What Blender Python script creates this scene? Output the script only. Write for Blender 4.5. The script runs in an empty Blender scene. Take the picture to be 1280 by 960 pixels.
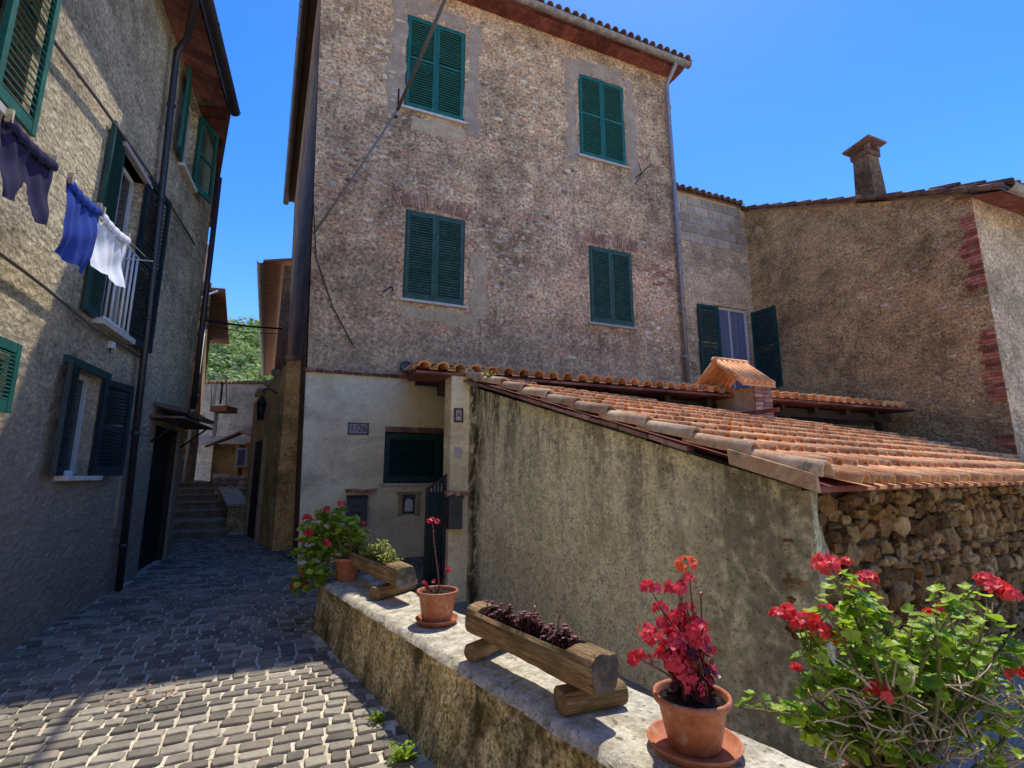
import bpy, math, random
from math import sin, cos, radians, pi, atan2, hypot
from mathutils import Vector, noise, Matrix
random.seed(7)
R = random.random
def U(a, b): return random.uniform(a, b)
scene = bpy.context.scene
COL = scene.collection

# ------------------------------------------------------------------ helpers
CZ = 1.5; TH = radians(10.4); FP = 625.0
def ray(px, py):
    x = (px-640)/FP; z = -(py-480)/FP
    return Vector((x, cos(TH)-z*sin(TH), sin(TH)+z*cos(TH)))
class Frame:
    """vertical plane: x runs along azimuth az, y points into the wall, z is up"""
    def __init__(s, x, y, az):
        a = radians(az); s.x, s.y, s.az = x, y, az
        s.u = (sin(a), cos(a)); s.v = (-cos(a), sin(a)); s.rz = pi/2-a
    def pix(s, px, py, d=0):
        r = ray(px, py)
        t = (s.x*s.v[0]+s.y*s.v[1]+d)/(r.x*s.v[0]+r.y*s.v[1])
        X, Y = t*r.x-s.x, t*r.y-s.y
        return X*s.u[0]+Y*s.u[1], CZ+t*r.z
    def w(s, a, d=0, z=0): return Vector((s.x+s.u[0]*a+s.v[0]*d, s.y+s.u[1]*a+s.v[1]*d, z))
    def loc(s, X, Y):
        X -= s.x; Y -= s.y
        return X*s.u[0]+Y*s.u[1], X*s.v[0]+Y*s.v[1]
def Zp(px, py, z):
    r = ray(px, py); t = (z-CZ)/r.z
    return Vector((t*r.x, t*r.y, z))
def Yp(px, py, Y):
    r = ray(px, py); t = Y/r.y
    return Vector((t*r.x, Y, CZ+t*r.z))
KS = .028
def lin(c):
    return tuple(((v/255)/12.92 if v/255 <= .04045 else ((v/255+.055)/1.055)**2.4) for v in c)

class MB:
    def __init__(s): s.v = []; s.f = []; s.t = []; s.s = []
    def add(s, vs, fs, tint=None, smooth=False):
        if tint is None: tint = R()
        o = len(s.v); s.v += [tuple(p) for p in vs]
        for f in fs:
            s.f.append(tuple(i+o for i in f)); s.t.append(tint); s.s.append(smooth)
    def box(s, x0, x1, y0, y1, z0, z1, tint=None):
        s.add([(x0,y0,z0),(x1,y0,z0),(x1,y1,z0),(x0,y1,z0),(x0,y0,z1),(x1,y0,z1),(x1,y1,z1),(x0,y1,z1)],
              [(0,3,2,1),(4,5,6,7),(0,1,5,4),(1,2,6,5),(2,3,7,6),(3,0,4,7)], tint)
    def obox(s, c, ax, ay, az, tint=None, jit=0):
        c = Vector(c); ax, ay, az = Vector(ax), Vector(ay), Vector(az); vs = []
        for k in (-1,1):
            for (i,j) in ((-1,-1),(1,-1),(1,1),(-1,1)):
                vs.append(c+ax*i+ay*j+az*k+Vector((U(-jit,jit),U(-jit,jit),U(-jit,jit))))
        s.add(vs, [(0,3,2,1),(4,5,6,7),(0,1,5,4),(1,2,6,5),(2,3,7,6),(3,0,4,7)], tint)
    def quad(s, a, b, c, d, tint=None, smooth=False): s.add([a,b,c,d], [(0,1,2,3)], tint, smooth)
    def prism(s, pts, d, tint=None):
        n = len(pts); d = Vector(d)
        vs = [Vector(p) for p in pts]+[Vector(p)+d for p in pts]
        s.add(vs, [tuple(range(n)), tuple(range(2*n-1, n-1, -1))]+[(i,(i+1)%n,(i+1)%n+n,i+n)[::-1] for i in range(n)], tint)
    def tube(s, path, r, n=8, tint=None, caps=True):
        path = [Vector(p) for p in path]; m = len(path)
        if not hasattr(r, '__len__'): r = [r]*m
        vs = []; ref = None
        for i, p in enumerate(path):
            t = (path[min(i+1,m-1)]-path[max(i-1,0)]).normalized()
            if ref is None: ref = Vector((0,0,1)) if abs(t.z) < .9 else Vector((1,0,0))
            a = t.cross(ref).normalized(); b = t.cross(a).normalized(); ref = -b if False else ref
            for k in range(n):
                th = 2*pi*k/n; vs.append(p+(a*cos(th)+b*sin(th))*r[i])
        fs = [(i*n+k, i*n+(k+1)%n, (i+1)*n+(k+1)%n, (i+1)*n+k) for i in range(m-1) for k in range(n)]
        if caps: fs += [tuple(range(n))[::-1], tuple(range((m-1)*n, m*n))]
        s.add(vs, fs, tint, True)
    def lathe(s, prof, c=(0,0,0), n=32, tint=None, mod=None):
        vs = []; m = len(prof)
        for i, (r, z) in enumerate(prof):
            for k in range(n):
                th = 2*pi*k/n; rr = r*(mod(i, th) if mod else 1)
                vs.append((c[0]+rr*cos(th), c[1]+rr*sin(th), c[2]+z))
        fs = [(i*n+k, i*n+(k+1)%n, (i+1)*n+(k+1)%n, (i+1)*n+k) for i in range(m-1) for k in range(n)]
        fs += [tuple(range(n))[::-1], tuple(range((m-1)*n, m*n))]
        s.add(vs, fs, tint, True)
    def grid(s, fn, nu, nv, tint=None, smooth=True):
        vs = [fn(i/nu, j/nv) for j in range(nv+1) for i in range(nu+1)]
        s.add(vs, [(j*(nu+1)+i, j*(nu+1)+i+1, (j+1)*(nu+1)+i+1, (j+1)*(nu+1)+i) for j in range(nv) for i in range(nu)], tint, smooth)
    def build(s, name, mat, parent=None, loc=None, rz=0, label=None, cat=None, group=None, kind=None, bevel=0):
        me = bpy.data.meshes.new(name); me.from_pydata(s.v, [], s.f)
        a = me.attributes.new('tint', 'FLOAT', 'FACE'); a.data.foreach_set('value', s.t)
        me.polygons.foreach_set('use_smooth', s.s); me.materials.append(mat); me.update()
        o = bpy.data.objects.new(name, me); COL.objects.link(o)
        if parent: o.parent = parent
        if loc is not None: o.location = loc
        o.rotation_euler.z = rz
        if bevel:
            b = o.modifiers.new('bevel', 'BEVEL'); b.width = bevel; b.segments = 2; b.limit_method = 'ANGLE'
        tag(o, label, cat, group, kind)
        return o
def tag(o, label=None, cat=None, group=None, kind=None):
    if label: o['label'] = label
    if cat: o['category'] = cat
    if group: o['group'] = group
    if kind: o['kind'] = kind
def empty(name, loc, rz=0, label=None, cat=None, group=None):
    o = bpy.data.objects.new(name, None); COL.objects.link(o); o.location = loc; o.rotation_euler.z = rz
    o.empty_display_size = .2; tag(o, label, cat, group); return o
def fempty(name, fr, label, cat, group=None): return empty(name, (fr.x, fr.y, 0), fr.rz, label, cat, group)
def copy_tree(o, parent=None):
    c = o.copy(); COL.objects.link(c)
    if parent: c.parent = parent
    for ch in list(o.children): copy_tree(ch, c)
    return c
def nz(p, sc, seed=0): return noise.noise(Vector((p[0]*sc+seed, p[1]*sc+seed*1.7, p[2]*sc-seed)))

# ------------------------------------------------------------------ materials
WARM = {k: None for k in ('facade_render','side_render','rough_grey_render','coarse_brown_render','grey_brown_render','stained_lime_render','shed_side_render','mossy_parapet_render','concrete_block','grey_cement_patch','basalt_sett','sandy_paving_mortar','worn_step_stone','weathered_log_wood','log_end_grain','far_grey_render','dark_stone_render','exposed_pale_stone')}
WARM['facade_render'] = (1.1,.99,.8); WARM['pale_cement_patch'] = (1.0,.98,.82); WARM['grey_cement_patch'] = (1.0,.97,.82); WARM['rough_grey_render'] = (1.06,1.02,.92); WARM['coarse_brown_render'] = (1.12,1.02,.74); WARM['grey_brown_render'] = (1.08,1.0,.78); WARM['shed_side_render'] = (1.08,1.02,.76); WARM['smooth_lime_plaster'] = (1.15,1.04,.8); WARM['rubble_limestone'] = (1.3,1.08,.7); WARM['ochre_render'] = (1.2,1.05,.8); WARM['basalt_sett'] = (1.1,1.0,.85); WARM['sandy_paving_mortar'] = (1.05,1,.9)
class NT:
    def __init__(s, name):
        s.m = bpy.data.materials.new(name); s.m.use_nodes = True; s.n = s.m.node_tree; s.n.nodes.clear()
        s.out = s.N('ShaderNodeOutputMaterial'); s.b = s.N('ShaderNodeBsdfPrincipled')
        s.L(s.b.outputs[0], s.out.inputs[0]); s.tc = s.N('ShaderNodeTexCoord').outputs['Object']
    def N(s, t, **k):
        n = s.n.nodes.new(t)
        for a, v in k.items(): setattr(n, a, v)
        return n
    def L(s, a, b): s.n.links.new(a, b)
    def map(s, scale, src=None):
        m = s.N('ShaderNodeMapping'); m.inputs['Scale'].default_value = scale; s.L(src or s.tc, m.inputs[0]); return m.outputs[0]
    def noise(s, sc, det=6, rough=.6, src=None, dist=0):
        n = s.N('ShaderNodeTexNoise'); n.inputs['Scale'].default_value = sc; n.inputs['Detail'].default_value = det
        n.inputs['Roughness'].default_value = rough; n.inputs['Distortion'].default_value = dist
        s.L(src or s.tc, n.inputs['Vector']); return n.outputs['Fac']
    def vor(s, sc, src=None, feat='F1', out='Distance', rnd=1):
        n = s.N('ShaderNodeTexVoronoi', feature=feat); n.inputs['Scale'].default_value = sc
        n.inputs['Randomness'].default_value = rnd
        s.L(src or s.tc, n.inputs['Vector']); return n.outputs[out]
    def ramp(s, f, stops):
        r = s.N('ShaderNodeValToRGB'); e = r.color_ramp.elements
        while len(e) < len(stops): e.new(.5)
        for i, (p, c) in enumerate(stops):
            e[i].position = p; e[i].color = (*(c if hasattr(c, '__len__') else (c,c,c)), 1)
        s.L(f, r.inputs[0]); return r.outputs[0]
    def mix(s, f, a, b, mode='MIX'):
        m = s.N('ShaderNodeMix', data_type='RGBA', blend_type=mode)
        for i, v in ((0, f), (6, a), (7, b)):
            if hasattr(v, 'is_linked') or hasattr(v, 'node'): s.L(v, m.inputs[i])
            elif i == 0: m.inputs[0].default_value = v
            else: m.inputs[i].default_value = (*(v if hasattr(v, '__len__') else (v,v,v)), 1)
        return m.outputs[2]
    def math(s, op, a, b=0, clamp=False):
        m = s.N('ShaderNodeMath', operation=op, use_clamp=clamp)
        for i, v in ((0, a), (1, b)):
            if hasattr(v, 'node'): s.L(v, m.inputs[i])
            else: m.inputs[i].default_value = v
        return m.outputs[0]
    def tint(s):
        a = s.N('ShaderNodeAttribute', attribute_name='tint'); return a.outputs['Fac']
    def xyz(s):
        x = s.N('ShaderNodeSeparateXYZ'); s.L(s.tc, x.inputs[0]); return x.outputs
    def bump(s, h, dist=.02, strength=1, prev=None):
        b = s.N('ShaderNodeBump'); b.inputs['Distance'].default_value = dist; b.inputs['Strength'].default_value = strength
        s.L(h, b.inputs['Height'])
        if prev: s.L(prev, b.inputs['Normal'])
        return b.outputs[0]
    def fin(s, col, rough=.9, normal=None, spec=.3, metal=0):
        if s.m.name in WARM: col = s.mix(1, col, WARM[s.m.name] or (1.12,1.0,.8), 'MULTIPLY')
        if hasattr(col, 'node'): s.L(col, s.b.inputs['Base Color'])
        else: s.b.inputs['Base Color'].default_value = (*col, 1)
        s.b.inputs['Roughness'].default_value = rough
        s.b.inputs['Specular IOR Level'].default_value = spec; s.b.inputs['Metallic'].default_value = metal
        if normal: s.L(normal, s.b.inputs['Normal'])
        return s.m

def plaster(name, cols, sc=1.0, bumpd=.03, fleck=None, streak=0, streakcol=(.02,.02,.018), low=None, grain=.5, dirtlow=None):
    """old wall render: cols = dark, mid, light, patch"""
    t = NT(name); big = t.noise(.55*sc, 8, .62); mid = t.noise(2.6*sc, 9, .7, dist=.3); fine = t.noise(17*sc, 6, .7)
    c = t.mix(t.ramp(big, [(.4, 0), (.58, 1)]), tuple(v*.85 for v in cols[0]), cols[1])
    c = t.mix(t.ramp(mid, [(.42, 0), (.62, .8)]), c, cols[2])
    if fleck: c = t.mix(1, c, t.ramp(t.noise(11, 9, .85, src=t.map((1,1,1.8)), dist=.6), [(.4, .64), (.5, 1), (.6, 1.17)]), 'MULTIPLY')
    big2 = t.noise(1.3*sc, 7, .7, src=t.map((1,1,1.7)), dist=.6)
    c = t.mix(t.ramp(big2, [(.56, 0), (.66, .8)]), c, cols[3])
    zone = t.noise(.8, 7, .7, src=t.map((.8,.8,1.3)), dist=.8); c = t.mix(1, c, t.ramp(zone, [(.36, .68), (.5, 1), (.64, 1.18)]), 'MULTIPLY')
    c = t.mix(1, c, t.ramp(fine, [(.38, 1-grain*.85), (.5, 1), (.62, 1+grain*.6)]), 'MULTIPLY')
    if fleck:      # stones and broken bricks showing through the thin render: (colour, cell scale, share, strength)
        for fc, fs, share, am in fleck:
            src = t.map((1,1,1.9)); wn = t.N('ShaderNodeTexNoise'); wn.inputs['Scale'].default_value = fs*1.3; t.L(t.tc, wn.inputs['Vector'])
            va = t.N('ShaderNodeVectorMath', operation='MULTIPLY_ADD'); t.L(wn.outputs['Color'], va.inputs[0]); va.inputs[1].default_value = (.55/fs,)*3; t.L(src, va.inputs[2])
            col = t.vor(fs, src=va.outputs[0], out='Color'); dist = t.vor(fs, src=va.outputs[0])
            sx = t.N('ShaderNodeSeparateColor'); t.L(col, sx.inputs[0])
            on = t.math('MULTIPLY', t.ramp(sx.outputs[0], [(1-share, 0), (1-share+.03, 1)]), t.ramp(dist, [(.25, 1), (.42, 0)]))
            reg = t.ramp(t.noise(.9, 5, .6, src=t.map((.7,.7,1.5))), [(.42, .12), (.58, 1)])
            on = t.math('MULTIPLY', t.math('MULTIPLY', on, reg), am)
            c = t.mix(on, c, t.mix(1, fc, t.ramp(sx.outputs[1], [(0, .7), (1, 1.2)]), 'MULTIPLY'))
            rim = t.math('MULTIPLY', t.math('MULTIPLY', t.ramp(sx.outputs[0], [(1-share, 0), (1-share+.03, 1)]), t.ramp(dist, [(.36, 0), (.44, 1), (.56, 0)])), t.math('MULTIPLY', reg, am*.45))
            c = t.mix(rim, c, tuple(v*.3 for v in cols[0]))
    pit = t.noise(42*sc, 4, .8); c = t.mix(t.ramp(pit, [(.33, .75), (.43, 0)]), c, tuple(v*.35 for v in cols[0]))
    sp = t.vor(34*sc); c = t.mix(t.ramp(sp, [(.1, .55), (.28, 0)]), c, tuple(v*.35 for v in cols[0]))
    if streak:
        st = t.noise(3.2, 6, .6, src=t.map((1.3,1.3,.17))); st2 = t.noise(6, 8, .7, src=t.map((1,1,.6)))
        f = t.math('MULTIPLY', t.ramp(st, [(.46, 0), (.6, 1)]), t.ramp(st2, [(.38, 0), (.55, 1)]))
        c = t.mix(t.math('MULTIPLY', f, streak), c, streakcol)
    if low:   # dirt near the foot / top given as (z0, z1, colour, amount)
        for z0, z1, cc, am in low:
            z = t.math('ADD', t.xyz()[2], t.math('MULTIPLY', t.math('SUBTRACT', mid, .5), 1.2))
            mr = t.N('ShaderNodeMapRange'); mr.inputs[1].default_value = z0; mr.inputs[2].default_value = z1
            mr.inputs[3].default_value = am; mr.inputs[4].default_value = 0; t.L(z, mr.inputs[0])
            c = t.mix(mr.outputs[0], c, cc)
    h = t.math('ADD', t.math('MULTIPLY', mid, 1.0), t.math('MULTIPLY', fine, .45))
    h = t.math('ADD', h, t.math('MULTIPLY', t.vor(9*sc, src=t.map((1,1,1.5))), .5))
    if fleck: h = t.math('ADD', h, t.math('MULTIPLY', t.noise(5.5, 8, .75, src=t.map((1,1,2.2)), dist=.8), 1.0))
    return t.fin(c, .95, t.bump(h, bumpd, 1), .15)

def simple(name, col, rough=.7, var=.25, sc=12, bumpd=.004, spec=.3, metal=0, tintv=.3, grain=(1,1,1)):
    t = NT(name); n = t.noise(sc, 6, .65, src=t.map(grain))
    c = t.mix(1, col, t.ramp(n, [(.3, 1-var), (.7, 1+var)]), 'MULTIPLY')
    if tintv: c = t.mix(1, c, t.ramp(t.tint(), [(0, 1-tintv), (1, 1+tintv)]), 'MULTIPLY')
    return t.fin(c, rough, t.bump(n, bumpd, 1) if bumpd else None, spec, metal)

def two(name, c1, c2, sc=8, rough=.85, bumpd=.006, lo=.45, hi=.6, tintv=.25, spec=.2, c3=None, grain=(1,1,1)):
    t = NT(name); n = t.noise(sc, 8, .7, src=t.map(grain)); c = t.mix(t.ramp(n, [(lo, 0), (hi, 1)]), c1, c2)
    if c3: c = t.mix(t.ramp(t.noise(sc*2.3, 6, .7), [(.56, 0), (.64, .9)]), c, c3)
    if tintv: c = t.mix(1, c, t.ramp(t.tint(), [(0, 1-tintv), (1, 1+tintv)]), 'MULTIPLY')
    n2 = t.noise(sc*5, 5, .7)
    c = t.mix(1, c, t.ramp(n2, [(.3, .75), (.7, 1.2)]), 'MULTIPLY')
    return t.fin(c, rough, t.bump(t.math('ADD', n, t.math('MULTIPLY', n2, .4)), bumpd, 1), spec)

def leafmat(name, c1, c2, trans=.35, rough=.45):
    t = NT(name); c = t.ramp(t.tint(), [(0, c1), (1, c2)])
    n = t.noise(60, 3, .6); c = t.mix(1, c, t.ramp(n, [(.3, .75), (.7, 1.2)]), 'MULTIPLY')
    t.fin(c, rough, None, .4)
    tr = t.N('ShaderNodeBsdfTranslucent'); t.L(t.mix(1, c, (1.1,1.15,.8), 'MULTIPLY'), tr.inputs[0])
    mx = t.N('ShaderNodeMixShader'); mx.inputs[0].default_value = trans
    t.L(t.b.outputs[0], mx.inputs[1]); t.L(tr.outputs[0], mx.inputs[2]); t.L(mx.outputs[0], t.out.inputs[0])
    return t.m

M_ = {}
M_['facade'] = plaster('facade_render', [(0.390, 0.259, 0.179), (0.701, 0.458, 0.309), (0.880, 0.683, 0.473), (0.819, 0.467, 0.295)], 1, .035, streak=.3,
                       streakcol=(.13,.12,.11), low=[(2.9, 4.3, (.3,.26,.22), .6)], grain=.75, fleck=[((.85,.76,.64), 7, .2, .95), ((.78,.7,.6), 15, .26, .85), ((.6,.34,.24), 13, .07, .7), ((.1,.09,.08), 5, .1, .7)])
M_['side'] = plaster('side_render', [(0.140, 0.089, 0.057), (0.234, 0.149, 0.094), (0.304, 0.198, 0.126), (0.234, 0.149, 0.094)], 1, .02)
M_['white'] = plaster('smooth_lime_plaster', [(0.842, 0.725, 0.554), (0.900, 0.824, 0.639), (0.900, 0.870, 0.686), (0.900, 0.833, 0.624)], .8, .003, grain=.06, streak=.1, streakcol=(.3,.28,.22))
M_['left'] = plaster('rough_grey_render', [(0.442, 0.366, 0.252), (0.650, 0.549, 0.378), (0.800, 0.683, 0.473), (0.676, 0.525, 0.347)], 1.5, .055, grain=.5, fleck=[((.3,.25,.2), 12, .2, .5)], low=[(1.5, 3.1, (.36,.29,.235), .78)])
M_['shed'] = plaster('stained_lime_render', [(.2,.19,.155), (.33,.31,.25), (.44,.415,.33), (.38,.35,.25)], 1.3, .02, streak=.92, streakcol=(.035,.033,.03), grain=.5)
M_['right'] = plaster('coarse_brown_render', [(0.506, 0.323, 0.188), (0.844, 0.535, 0.312), (0.880, 0.683, 0.406), (0.880, 0.535, 0.329)], 1.6, .06, grain=.65, fleck=[((.62,.48,.36), 13, .2, .75), ((.16,.11,.08), 11, .3, .7), ((.75,.68,.6), 6, .05, .8), ((.55,.22,.14), 9, .04, .7)], low=[(1.5, 3.4, (.2,.165,.13), .5)])
M_['wing'] = plaster('grey_brown_render', [(0.428, 0.325, 0.247), (0.661, 0.498, 0.374), (0.816, 0.635, 0.478), (0.661, 0.482, 0.359)], 1.2, .03, fleck=[((.7,.64,.58), 6, .08, .8)])
M_['block'] = two('concrete_block', (.34,.29,.25), (.43,.37,.32), 5, bumpd=.01)
M_['parapet'] = plaster('mossy_parapet_render', [(0.265, 0.225, 0.113), (0.476, 0.409, 0.238), (0.820, 0.741, 0.529), (0.344, 0.317, 0.118)], 2.6, .03, streak=.85, streakcol=(.05,.047,.02), grain=.85, low=[(-.1, .22, (.07,.08,.03), .6)])
M_['cope'] = two('pale_parapet_top', (.4,.35,.24), (.7,.63,.47), 11, .9, .018, .42, .6, 0, c3=(.16,.15,.08))
def stonemat():
    t = NT('rubble_limestone'); n = t.noise(9, 9, .75); n2 = t.noise(40, 6, .75)
    c = t.ramp(t.tint(), [(0, (.1,.065,.035)), (.3, (.24,.15,.08)), (.55, (.34,.23,.13)), (.8, (.27,.22,.17)), (1, (.5,.38,.25))])
    c = t.mix(1, c, t.ramp(n, [(.35, .45), (.6, 1.25)]), 'MULTIPLY'); c = t.mix(1, c, t.ramp(n2, [(.35, .65), (.6, 1.15)]), 'MULTIPLY')
    return t.fin(c, .95, t.bump(t.math('ADD', n, t.math('MULTIPLY', n2, .4)), .04, 1), .15)
M_['stone'] = stonemat()
M_['mortar'] = two('dark_earth_mortar', (.035,.027,.018), (.08,.06,.04), 9, .98, .02)
M_['expo'] = two('exposed_pale_stone', (.5,.42,.35), (.72,.63,.54), 6, .95, .02, tintv=.3)
M_['brick'] = two('old_red_brick', (.36,.17,.11), (.5,.28,.19), 7, .95, .012, tintv=.4, c3=(.45,.37,.29))
M_['redbrick'] = two('corner_red_brick', (.4,.12,.065), (.5,.2,.12), 7, .95, .015, tintv=.5, c3=(.42,.32,.23))
M_['patch'] = two('pale_cement_patch', (.5,.36,.25), (.6,.45,.32), 3, .95, .006, tintv=.1)
M_['patch2'] = two('grey_cement_patch', (.36,.27,.22), (.46,.35,.29), 3, .95, .008, tintv=.1)
M_['tile'] = two('terracotta_roof_tile', (.56,.21,.075), (.78,.4,.17), 7, .85, .008, .38, .62, .38, c3=(.7,.52,.28))
M_['tile_l'] = two('lichened_verge_tile', (.58,.32,.17), (.68,.5,.3), 4.5, .9, .01, .42, .62, .3, c3=(.3,.24,.13))
M_['tile_d'] = two('weathered_dark_tile', (.16,.085,.05), (.26,.15,.1), 6, .9, .008, tintv=.35, c3=(.2,.19,.12))
M_['soffit'] = two('red_brown_soffit', (.2,.06,.045), (.3,.11,.075), 5, .9, .006, tintv=.35)
M_['wood_d'] = simple('dark_roof_timber', (.05,.03,.02), .85, .4, 8, .006)
M_['green'] = two('teal_green_shutter_paint', (.01,.1,.072), (.018,.14,.1), 6, .5, .001, tintv=.12, spec=.4)
M_['green_w'] = two('weathered_green_shutter_paint', (.03,.085,.065), (.05,.115,.09), 9, .75, .003, .4, .6, .2, c3=(.16,.18,.13))
M_['green_d'] = two('dark_bottle_green_paint', (.008,.05,.045), (.012,.07,.06), 5, .5, .001, tintv=.15, spec=.4)
M_['blue_d'] = two('near_black_green_paint', (.008,.02,.025), (.012,.03,.036), 5, .5, .001, tintv=.15, spec=.4)
M_['frame'] = simple('white_window_frame', (.6,.6,.56), .5, .1)
M_['sill'] = simple('pale_stone_sill', (.5,.45,.38), .85, .2)
M_['metal'] = simple('grey_painted_metal', (.3,.28,.27), .5, .25, 9, .001, .5, .3)
M_['gutter'] = two('rusty_zinc_gutter', (.25,.22,.18), (.4,.36,.3), 6, .6, .002, tintv=.1, c3=(.25,.14,.08))
M_['pipe_d'] = simple('dark_brown_downpipe', (.035,.03,.03), .4, .3, 9, .001, .5)
M_['iron'] = simple('black_iron', (.02,.02,.022), .55, .3, 20, .001, .4)
M_['box'] = simple('slate_grey_mailbox_paint', (.05,.055,.065), .45, .15, 9, .0005, .5)
M_['cable'] = simple('grey_cable', (.16,.14,.12), .7, .2, 30, 0)
M_['cable_d'] = simple('black_cable', (.02,.02,.02), .6, .2, 30, 0)
M_['rope'] = simple('pale_clothes_line', (.5,.48,.42), .8, .1, 30, 0)
M_['pot'] = two('terracotta_plastic', (.42,.13,.055), (.52,.19,.09), 9, .5, .001, .4, .65, tintv=.05, spec=.4, c3=(.48,.27,.17))
M_['soil'] = simple('potting_soil', (.03,.02,.013), .98, .5, 60, .02)
M_['ceramic'] = simple('white_glazed_tile', (.62,.57,.55), .3, .08, 30, 0)
M_['ceramic_e'] = simple('brown_glazed_border', (.13,.07,.05), .4, .2, 30, 0)
M_['ink'] = simple('dark_blue_digits', (.035,.03,.05), .5, .1, 30, 0)
M_['door'] = simple('dark_plank_door', (.018,.014,.012), .7, .4, 9, .004, grain=(6,6,.5))
M_['lead'] = simple('dull_lead_cap', (.08,.09,.1), .6, .2)
M_['twig'] = simple('dry_grey_twig', (.36,.28,.19), .9, .35, 20, 0, .3, 0, .6)
M_['stem'] = simple('green_brown_stem', (.14,.13,.05), .8, .25, 20, 0)
M_['rstem'] = simple('red_brown_stem', (.16,.06,.04), .6, .25, 20, 0)
M_['leaf'] = leafmat('geranium_leaf', (.1,.22,.015), (.5,.64,.06), .5)
M_['leaf_b'] = leafmat('sun_boosted_geranium_leaf', (.12,.26,.02), (.6,.72,.08), .45)  # lightened copy of the geranium leaf, colour stands in for missing sun
M_['leaf_y'] = leafmat('yellow_green_leaf', (.2,.24,.03), (.5,.5,.1), .35)
M_['leaf_r'] = leafmat('dark_red_begonia_leaf', (.05,.012,.012), (.3,.05,.035), .35, .3)
M_['succ'] = leafmat('burgundy_succulent_leaf', (.05,.015,.018), (.24,.07,.07), .12, .4)
M_['red'] = leafmat('scarlet_petal', (.7,.02,.04), (.9,.12,.13), .35)
M_['pink'] = leafmat('crimson_pink_petal', (.6,.02,.05), (.85,.1,.16), .35)
M_['orange'] = leafmat('orange_petal', (.75,.1,.04), (.85,.25,.12), .35)
M_['dry'] = simple('dry_fallen_leaf', (.2,.11,.06), .9, .3, 20, 0)
M_['purple'] = simple('dark_purple_cotton', (.028,.024,.055), .95, .15, 40, .001, .1, 0, .1)
M_['bluec'] = simple('royal_blue_cotton', (.03,.06,.27), .95, .15, 40, .001, .1, 0, .1)
M_['whitec'] = simple('white_cotton', (.75,.75,.74), .95, .06, 40, .001, .1, 0, .1)
M_['peg'] = simple('wooden_peg', (.5,.38,.24), .8)
M_['hill'] = simple('hill_grass', (.06,.12,.03), .95, .4, .4, 0)
M_['far_leaf'] = leafmat('hill_tree_leaf', (.06,.12,.03), (.42,.5,.12), .3, .7)
M_['ochre'] = plaster('ochre_render', [(0.486, 0.293, 0.131), (0.835, 0.559, 0.262), (0.880, 0.718, 0.371), (0.626, 0.386, 0.185)], 2, .02)
M_['greywall'] = plaster('far_grey_render', [(0.312, 0.299, 0.286), (0.442, 0.416, 0.403), (0.520, 0.494, 0.468), (0.390, 0.364, 0.338)], 1, .02)
M_['glass'] = simple('window_glass', (.012,.018,.028), .08, .1, 2, 0, .6, 0, 0)
M_['curtain'] = simple('dim_net_curtain', (.13,.14,.2), .9, .2, 8, .002, grain=(8,8,.5))
M_['ground'] = two('pale_limestone_gravel', (.44,.39,.31), (.56,.5,.4), 1, bumpd=.02)
M_['cream'] = plaster('bounce_cream_render', [(.6,.52,.4), (.72,.64,.5), (.76,.69,.56), (.66,.57,.43)], 1, .01, grain=.1)  # only for the added house out of view that bounces light
M_['yard'] = two('yard_gravel', (.36,.31,.24), (.5,.44,.34), 5, bumpd=.03)
M_['step'] = two('worn_step_stone', (.22,.2,.17), (.34,.31,.26), 5, bumpd=.01)
M_['dark_house'] = plaster('dark_stone_render', [(0.208, 0.169, 0.130), (0.390, 0.325, 0.260), (0.520, 0.442, 0.351), (0.364, 0.286, 0.221)], 2, .03)
M_['joint'] = two('sandy_paving_mortar', (.5,.44,.34), (.7,.63,.5), 7, .95, .01, tintv=0, c3=(.28,.25,.2))
def logmat():
    t = NT('weathered_log_wood'); g = t.noise(9, 9, .78, src=t.map((.45, 8, 8)), dist=.7)
    c = t.ramp(g, [(.34, (.04,.025,.015)), (.46, (.26,.16,.085)), (.56, (.4,.29,.18)), (.7, (.64,.55,.41))])
    c = t.mix(t.ramp(t.noise(5, 6, .6), [(.5, 0), (.62, .6)]), c, (.16,.15,.07))
    return t.fin(c, .9, t.bump(g, .02, 1), .2)
M_['log'] = logmat()
M_['log_end'] = two('grey_log_end_grain', (.12,.1,.075), (.25,.21,.16), 9, .95, .02)
def cobmat():
    t = NT('basalt_sett'); n = t.noise(16, 7, .7); n2 = t.noise(1.1, 4, .6)
    c = t.ramp(t.tint(), [(0, (.09,.09,.084)), (.5, (.17,.165,.15)), (1, (.31,.3,.26))])
    c = t.mix(1, c, t.ramp(n, [(.3, .7), (.7, 1.25)]), 'MULTIPLY')
    c = t.mix(t.ramp(n2, [(.45, 0), (.7, .4)]), c, (.34,.29,.22))
    return t.fin(c, .8, t.bump(n, .006, 1), .3)
M_['cob'] = cobmat()
# ------------------------------------------------------------------ frames (plan of the place)
Mf = Frame(-3.11, 7.7, 67.7)          # tall house front
Lf = Frame(-4.6, 5.97, -20)           # house on the left
Sf = Frame(1.5, 2.65, 56.4)           # shed: x along its eave, y up its roof
Pf = Frame(-1.76, 4.83, 144.2)        # parapet: x from its far end towards the camera
Wf = Frame(-3.22, 7.98, 67.7)         # recessed wing
Rf = Frame(5.91, 11.72, 157.7)          # brown house, gable wall
Af = Frame(-5.5, 8.4, -34)            # alley
def ground_z(Y): return KS*Y

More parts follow.
